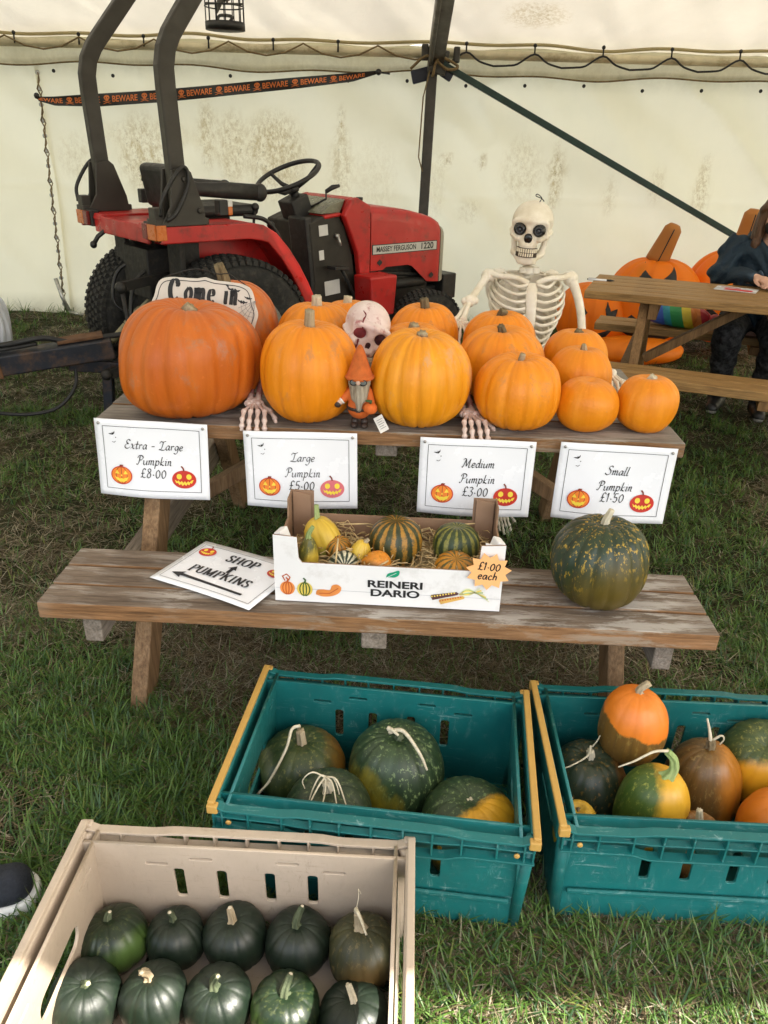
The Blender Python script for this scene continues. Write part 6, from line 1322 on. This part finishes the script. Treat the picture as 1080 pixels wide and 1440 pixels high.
# ------------------------------------------------------------------ inflatable pumpkins
def nylon(name, c):
    m = NT(name); v = m.coord(); m.bump(m.noise(v, 6, 5, .6), .35, .03); m.base(m.ramp(m.noise(v, 3, 4), [(.3, tuple(x*.9 for x in c)), (.7, c)]), .5, 0, .4)
    tr = m.n('ShaderNodeBsdfTranslucent', Color=c+(1,)); ms = m.n('ShaderNodeMixShader', Fac=.35); m.t.links.new(m.p.outputs[0], ms.inputs[1]); m.t.links.new(tr.outputs[0], ms.inputs[2]); m.t.links.new(ms.outputs[0], m.out.inputs['Surface']); return m.mat
NY_O = nylon('orange_nylon', (1.0, .27, .008)); NY_B = nylon('brown_nylon', (.55, .23, .05)); NY_K = plain('black_nylon', (.008, .008, .009), .6, 0, .2)
def inflatable(label, c, a, b_, yaw, stem, face, seed):
    o = squash_body('inflatable_pumpkin', a, b_, 9, .06, NY_O, seed, .015, .10, .12, 0, None, c, (0, 0, yaw)); tag(o, label, 'inflatable', 'inflatable pumpkins by the tent wall')
    if stem:
        p0, p1, r0, r1 = stem; q = [Vector(p0).lerp(Vector(p1), k/6) for k in range(7)]; bb = MB(); bb.tube(q+[Vector(p1)+(Vector(p1)-Vector(p0)).normalized()*.03], [r0+(r1-r0)*k/6 for k in range(7)]+[r1*.6], 20); st_ = bb.build('stem', NY_B, o); bb = MB(); d = Vector((-.02, -1, 0)); bb.tube([x+Vector((.01, -.99*(r0+(r1-r0)*k/6), 0)) for k, x in enumerate(q)], .004, 6); bb.build('seam', NY_K, st_)
    for poly in face:
        # features sewn on the skin: sample polygon on a fine grid in (angle, height)
        P = np.array(poly); n = 14; ctr = P.mean(0); vs = []; fs = []; m_ = len(P)
        def onskin(u, z): w_ = math.sqrt(max(.02, 1-abs(z/b_)**2.3))*1.015+.004; return (a*w_*math.sin(u), -a*w_*math.cos(u), z)
        rings = [ctr+(P-ctr)*k/5 for k in range(1, 6)]; vs.append(onskin(*ctr))
        for r_ in rings: vs += [onskin(*p) for p in r_]
        for j in range(m_): fs.append((0, 1+j, 1+(j+1) % m_))
        for k in range(4):
            for j in range(m_): fs.append((1+k*m_+j, 1+(k+1)*m_+j, 1+(k+1)*m_+(j+1) % m_, 1+k*m_+(j+1) % m_))
        bb = MB(); bb.add(vs, fs, 0, True); fo = bb.build('face_patch', NY_K, o); sf = fo.modifiers.new('th', 'SOLIDIFY'); sf.thickness = .006; sf.offset = 0
def dense(poly, k=5): return [tuple(np.array(poly[i])*(1-t/k)+np.array(poly[(i+1) % len(poly)])*t/k) for i in range(len(poly)) for t in range(k)]
eyeL = dense([(-.60, .318), (-.06, .225), (-.14, .15), (-.46, .17)]); eyeR = dense([(.60, .30), (.14, .215), (.20, .14), (.48, .16)])
mouth = dense([(-.75, -.04), (-.5, -.08), (-.35, -.03), (-.2, -.09), (0, -.05), (.2, -.1), (.4, -.04), (.75, -.02), (.55, -.18), (.2, -.22), (-.2, -.22), (-.55, -.17)])
inflatable('tallest inflatable pumpkin with slanted black eyes and brown leaning stem', (1.985, 5.86, .345), .345, .35, R(-20), ((-.02, 0, .315), (.055, -.02, .545), .085, .062), [eyeL, eyeR, mouth], 301)
inflatable('low inflatable pumpkin with small black eyes behind the left table leg', (1.56, 5.88, .245), .285, .25, R(-12), None, [dense([(.25, .10), (.32, .15), (.38, .07), (.6, .10), (.52, .04), (.30, .03)]), dense([(-.5, .08), (-.4, .13), (-.2, .07), (-.3, .03)]), dense([(-.4, -.05), (.0, -.09), (.5, -.04), (.3, -.12), (-.2, -.13)])], 302)
inflatable('inflatable pumpkin at the right edge, behind the seated person', (2.60, 5.92, .40), .36, .36, R(-24), ((0, 0, .33), (.03, -.02, .60), .08, .07), [eyeL, eyeR, mouth], 303)
o = squash_body('inflatable_cushion', .36, .095, 7, .08, NY_O, 305, .06, .05, .1, 0, None, (1.80, 5.52, .075), (0, 0, .1)); o.scale = (1, .55, 1); tag(o, 'flat orange inflatable base cushion on the grass in front of the inflatables', 'inflatable')
m = NT('rainbow_nylon'); v = m.coord(); sx = m.n('ShaderNodeSeparateXYZ'); m.t.links.new(v, sx.inputs[0]); q = m.math('ADD', m.math('MULTIPLY', sx.outputs['X'], 2.3), m.math('MULTIPLY', sx.outputs['Z'], .9)); q = m.math('ADD', q, .5)
rc = m.ramp(q, [(.0, (.16, .05, .30)), (.20, (.04, .10, .45)), (.36, (.02, .25, .33)), (.46, (.02, .26, .07)), (.62, (.62, .48, .03)), (.74, (.60, .18, .03)), (.86, (.45, .02, .03))]); m.bump(m.noise(v, 14, 5), .6, .02); rnd = [n_ for n_ in m.t.nodes if n_.bl_idname == 'ShaderNodeValToRGB'][-1]; rnd.color_ramp.interpolation = 'CONSTANT'; M_RAIN = m.base(rc, .45)
bag = squash_body('rainbow_bag', .215, .075, 7, .10, M_RAIN, 311, .10, .02, .2, 0, None, (1.745, 4.70, .498), (0, R(3), R(-24)), .42); tag(bag, 'crumpled rainbow striped bag lying on the bench of the golden table', 'bag')
bb = MB(); bb.ball((.235, 0, .0), (.05, .045, .04), 10); bb.ball((.28, -.01, -.012), (.035, .04, .03), 8); bb.build('gathered_end', plain('red_nylon', (.36, .012, .02), .5, 0, .3, 20, .4), bag)

# ------------------------------------------------------------------ seated person
def person():
    SK = plain('skin', (.56, .33, .24), .5, 0, .08, 12); JK = NT('navy_jacket'); v = JK.coord(); JK.bump(JK.math('ADD', JK.noise(v, 9, 5, .6), JK.math('MULTIPLY', JK.noise(v, 90, 3), .15)), .8, .03); JK = JK.base(JK.ramp(JK.noise(v, 5, 5), [(.3, (.009, .020, .034)), (.7, (.018, .036, .056))]), .75, 0, .3)
    TR = NT('dark_trousers'); v = TR.coord(); TR.bump(TR.noise(v, 16, 5), .7, .02); TR = TR.base(TR.ramp(TR.noise(v, 34, 4, .7), [(.4, (.010, .010, .011)), (.62, (.05, .05, .052))]), .9, 0, .2)
    HR = NT('brown_hair'); v = HR.coord((50, 50, 5)); HR.bump(HR.noise(v, 3, 5), .8, .008); HR = HR.base(HR.ramp(HR.noise(v, 2.4, 5, .7), [(.3, (.030, .014, .007)), (.7, (.13, .060, .026))]), .5, 0, .4)
    BT = plain('black_boot', (.010, .010, .010), .5, 0, .3); MK = plain('black_mask', (.008, .008, .009), .8, 0, .2)
    t = thing('person', 'person in navy jacket and dark trousers sitting at the golden table, using a phone', 'person', (2.165, 4.555, 0), (0, 0, R(-24)))
    SHL, ELL, WRL = (-.185, -.045, .905), (-.235, -.150, .775), (-.045, -.335, .785); SHR, ELR, WRR = (.185, -.045, .905), (.245, -.16, .765), (.075, -.345, .785)
    HIP, K1, A1, K2, A2 = .092, (-.125, -.40, .475), (-.107, -.165, .085), (.125, -.40, .475), (.12, -.20, .085)
    def fing(Q, w_, d, sg):
        w_ = np.array(w_); d = np.array(d)/np.linalg.norm(d); s_ = np.array([-d[1], d[0], 0])*sg; o = sd_cap(Q, w_, w_+d*.055, .022, .024); o = smin(o, sd_cap(Q, w_+s_*.018+d*.03, w_-s_*.018+d*.06, .016, .014), .012)
        for k, (off, ln) in enumerate(((.028, .060), (.010, .070), (-.009, .064), (-.026, .050))):
            a = w_+d*.066+s_*off; b = a+d*ln*.55+np.array([0, 0, -.004]); c = b+d*ln*.38+np.array([0, 0, -.020]); o = smin(o, np.minimum(sd_cap(Q, a, b, .0092, .0085), sd_cap(Q, b, c, .0085, .0068)), .004)
        a = w_+d*.018+s_*.024; b = a+d*.03+s_*.024+np.array([0, 0, -.006]); c = b+d*.028+s_*.002+np.array([0, 0, -.012]); return smin(o, np.minimum(sd_cap(Q, a, b, .0115, .0095), sd_cap(Q, b, c, .0095, .0075)), .005)
    def body(Q):
        d = sd_cap(Q, (0, .0, .50), (0, -.04, .86), .105, .11); d = smin(d, sd_cap(Q, (-.14, -.045, .90), (.14, -.045, .90), .055), .04)
        d = smin(d, sd_cap(Q, (0, -.05, .93), (0, -.075, 1.02), .055, .050), .02)
        d = smin(d, sd_ell(Q, (0, -.085, 1.100), (.072, .092, .098)), .015); d = smin(d, sd_ell(Q, (0, -.115, 1.045), (.052, .060, .055)), .03); d = smin(d, sd_cap(Q, (0, -.176, 1.092), (0, -.188, 1.065), .009, .013), .010)
        for s in (-1, 1): d = smin(d, sd_ell(Q, (s*.074, -.075, 1.075), (.010, .020, .032)), .006); d = smax(d, -sd_ell(Q, (s*.030, -.180, 1.092), (.016, .012, .009)), .006)
        d = smax(d, -sd_ell(Q, (0, -.183, 1.032), (.024, .010, .0035)), .004)
        for a, b, c in ((SHL, ELL, WRL), (SHR, ELR, WRR)): d = smin(d, sd_cap(Q, a, b, .046, .038), .02); d = smin(d, sd_cap(Q, b, c, .038, .026), .01)
        d = smin(d, fing(Q, WRL, (.55, -.55, -.02), -1), .006); d = smin(d, fing(Q, WRR, (-.42, -.55, -.02), 1), .006)
        for s, k, a in ((-1, K1, A1), (1, K2, A2)): d = smin(d, sd_cap(Q, (s*HIP, .0, .50), k, .075, .055), .03); d = smin(d, sd_cap(Q, k, a, .050, .036), .012)
        return d
    bd = sdf_obj('body', body, (-.33, -.52, .03), (.33, .17, 1.22), .0062, SK, t)
    def jacket(Q):
        wr = .006*np.sin(Q[..., 2]*70+8*np.sin(Q[..., 0]*14))+.005*np.sin(Q[..., 0]*45+Q[..., 1]*38+Q[..., 2]*22)
        d = sd_cap(Q, (0, .015, .54), (0, -.04, .84), .165, .150); d = smin(d, sd_cap(Q, (-.145, -.045, .89), (.145, -.045, .89), .078), .06); d = smin(d, sd_ell(Q, (0, .02, .955), (.13, .085, .060)), .03)
        for a, b, c in ((SHL, ELL, WRL), (SHR, ELR, WRR)): d = smin(d, sd_cap(Q, a, b, .070, .060), .035); d = smin(d, sd_cap(Q, b, np.array(b)+(np.array(c)-np.array(b))*.90, .060, .041), .012)
        d = d+wr*.8
        d = smax(d, -sd_cap(Q, (0, -.08, .965), (0, -.12, 1.10), .060, .075), .01)
        return smax(d+wr*.7, .475-Q[..., 2], .02)
    sdf_obj('jacket', jacket, (-.36, -.45, .46), (.36, .23, 1.06), .0085, JK, t)
    def trousers(Q):
        wr = .006*np.sin(Q[..., 2]*60+Q[..., 0]*40)+.004*np.sin(Q[..., 1]*70+Q[..., 2]*30); d = sd_ell(Q, (0, .02, .51), (.185, .15, .085))
        for s, k, a in ((-1, K1, A1), (1, K2, A2)): d = smin(d, sd_cap(Q, (s*HIP, .0, .505), k, .095, .076), .03); d = smin(d, sd_cap(Q, k, (a[0], a[1], .10), .076, .062), .015)
        return d+wr*.7
    sdf_obj('trousers', trousers, (-.26, -.52, .02), (.26, .20, .64), .0085, TR, t)
    for s, a in ((-1, A1), (1, A2)):
        def boot(Q, a=a): d = smin(sd_cap(Q, (a[0], a[1]+.0, .11), (a[0], a[1], .055), .046, .046), sd_cap(Q, (a[0], a[1]-.02, .045), (a[0]+s*.015, a[1]-.155, .036), .044, .034), .03); return smax(d, .004-Q[..., 2], .006)
        sh = sdf_obj('shoe', boot, (a[0]-.09, a[1]-.24, -.01), (a[0]+.09, a[1]+.09, .17), .0075, BT, t)
        bb = MB(); bb.ball((a[0]+s*.014, a[1]-.165, .020), (.030, .030, .014), 12); bb.build('toe_rubber', plain('grey_rubber', (.16, .155, .14), .7), sh)
    def hair(Q):
        d = sd_ell(Q, (0, -.068, 1.118), (.088, .104, .104)); d = smax(d, -sd_ell(Q, (0, -.18, 1.070), (.060, .075, .085)), .015)
        for s in (-1, 1): d = smin(d, sd_cap(Q, (s*.072, -.085, 1.11), (s*.088, -.125, .93), .034, .022), .02); d = smin(d, sd_cap(Q, (s*.06, -.02, 1.10), (s*.10, -.05, .92), .05, .03), .02)
        d = smin(d, sd_cap(Q, (0, .0, 1.10), (0, .055, .92), .07, .05), .02); return d+.004*np.sin(Q[..., 0]*150+Q[..., 1]*110+6*np.sin(Q[..., 2]*14))
    sdf_obj('hair', hair, (-.16, -.21, .86), (.16, .13, 1.24), .0055, HR, t)
    def mask(Q): return smax(smax(sd_ell(Q, (0, -.117, 1.043), (.060, .076, .060)), Q[..., 2]-1.072, .004), Q[..., 1]+.075, .004)
    sdf_obj('face_mask', mask, (-.08, -.21, .97), (.08, -.06, 1.10), .005, MK, t)
    for s in (-1, 1):
        b = MB(); b.ball((s*.030, -.166, 1.092), (.0115, .010, .008), 12, 0); b.ball((s*.030, -.174, 1.092), (.005, .004, .005), 10, 1); b.build('eye', [plain('eye_white', (.7, .68, .64), .3), EYEBLK], t)
person()
def small_items():
    o = MB(); o.box((0, 0, 0), (.075, .155, .009)); ph = o.build('mobile_phone', plain('phone_black', (.01, .01, .011), .2), None, (2.075, 4.235, .7475), (0, 0, R(40)), bevel=.003); tag(ph, 'black mobile phone under the hands of the seated person', 'phone')
    t = thing('leaflet', 'white and red leaflet lying on the golden table', 'leaflet', (1.852, 4.178, .7415), (0, 0, R(-30)))
    b = MB(); b.box((0, 0, .0006), (.21, .145, .0008)); b.build('sheet', M_PAPER, t); f = Flat(); f.poly([(-.06, -.05), (.08, -.055), (.085, -.005), (-.05, .0)], 0, 2); f.poly([(-.08, .02), (.02, .02), (.02, .035), (-.08, .035)], 0, 2); f.build('printed_block', [plain('leaflet_red', (.55, .02, .03), .5)], t, lambda x, y, z: (x, y, .0012+z))
    t = thing('pen', 'white and black pen lying at the left end of the golden table', 'pen', (1.165, 4.335, .7465), (0, 0, R(-16)))
    b = MB(); b.tube([(-.07, 0, 0), (.03, 0, 0)], .0055, 10, 0); b.tube([(.03, 0, 0), (.055, 0, 0), (.072, 0, 0)], [.0058, .0052, .0015], 10, 1); b.tube([(-.075, 0, 0), (-.07, 0, 0)], .0045, 8, 1); b.build('barrel', [M_PAPER, EYEBLK], t); b = MB(); b.box((-.045, 0, .007), (.045, .004, .002)); b.build('clip', M_STEEL, t)
small_items()
def cage():
    K = plain('cage_black', (.010, .010, .010), .5); FT = plain('grey_feather', (.10, .095, .085), .9, 0, .5, 60, .5); UN = plain('cage_base_grey', (.10, .095, .085), .7, 0, .15)
    t = thing('hanging_birdcage', 'small black wire birdcage with a grey bird, hanging from the tent roof', 'birdcage', (-.679, 3.5, 1.782)); r = .075
    b = MB(); b.lathe([(r+.002, 0), (r+.002, .026), (r-.004, .026), (r-.004, .004)], (0, 0, 0), (0, 0, 1), 32, 0); b.lathe([(0, .001), (r, .001)], (0, 0, 0), (0, 0, 1), 32, 1); b.build('base_tray', [K, UN], t)
    b = MB()
    for k in range(14): a = 2*math.pi*k/14; c, s_ = math.cos(a), math.sin(a); b.tube([(r*c, r*s_, .02), (r*c, r*s_, .24), (r*.85*c, r*.85*s_, .28), (r*.5*c, r*.5*s_, .31), (.004*c, .004*s_, .325)], .0021, 6)
    for z in (.078, .130, .182, .234): b.tube([(r*math.cos(a), r*math.sin(a), z) for a in np.linspace(0, 2*math.pi, 33)[:-1]], .0024, 6, closed=True)
    b.build('wire_bars', K, t)
    b = MB(); b.tube([(0, 0, .32), (0, 0, .36)], .004, 8); b.tube([(0, 0, .36), (.01, .0, 1.38)], .002, 6); b.build('hanging_cord', K, t)
    def bird(P): d = smin(sd_ell(P, (.01, 0, .135), (.030, .024, .040)), sd_ell(P, (.022, 0, .178), (.019, .018, .018)), .012); d = smin(d, sd_cap(P, (-.005, 0, .12), (-.03, 0, .06), .016, .006), .012); return smin(d, sd_cap(P, (.038, 0, .178), (.055, 0, .172), .006, .002), .006)
    sdf_obj('bird', bird, (-.06, -.04, .04), (.07, .04, .21), .004, FT, t)
    b = MB(); b.tube([(-r, 0, .088), (r, 0, .088)], .004, 8); b.tube([(.012, .008, .09), (.012, .006, .105)], .003, 6); b.tube([(.012, -.008, .09), (.012, -.006, .105)], .003, 6); b.tube(catmull3([(-.03, 0, .03), (-.02, .01, .05), (.03, -.01, .045), (.02, 0, .03)]), .006, 6); b.build('perch', FT, t)
cage()
def sports_shoe():
    UP = plain('navy_knit', (.010, .013, .020), .85, 0, .3, 80, .3); SO = plain('white_sole', (.66, .66, .64), .6, 0, .1, 30)
    t = thing('sports_shoe', 'dark navy trainer with thick white sole standing at the left edge', 'shoe', (-.825, .985, 0), (0, 0, R(20))); t.scale = (1.12, 1.12, 1.12)
    def up(Q): d = smin(sd_cap(Q, (-.10, 0, .055), (.095, 0, .045), .040, .036), sd_cap(Q, (-.09, 0, .06), (-.09, 0, .10), .042, .036), .03); return smax(smax(d, .024-Q[..., 2], .004), -sd_cap(Q, (-.09, 0, .09), (-.09, 0, .15), .028), .006)
    sdf_obj('upper', up, (-.16, -.06, .0), (.15, .06, .15), .0045, UP, t)
    def so(Q): d = sd_cap(Q*np.array([1, 1, .0]), (-.10, 0, 0), (.098, 0, 0), .043, .042); return smax(smax(d, .004-Q[..., 2], .004), Q[..., 2]-.032, .006)
    sdf_obj('sole', so, (-.16, -.06, -.005), (.16, .06, .045), .0045, SO, t)
sports_shoe()
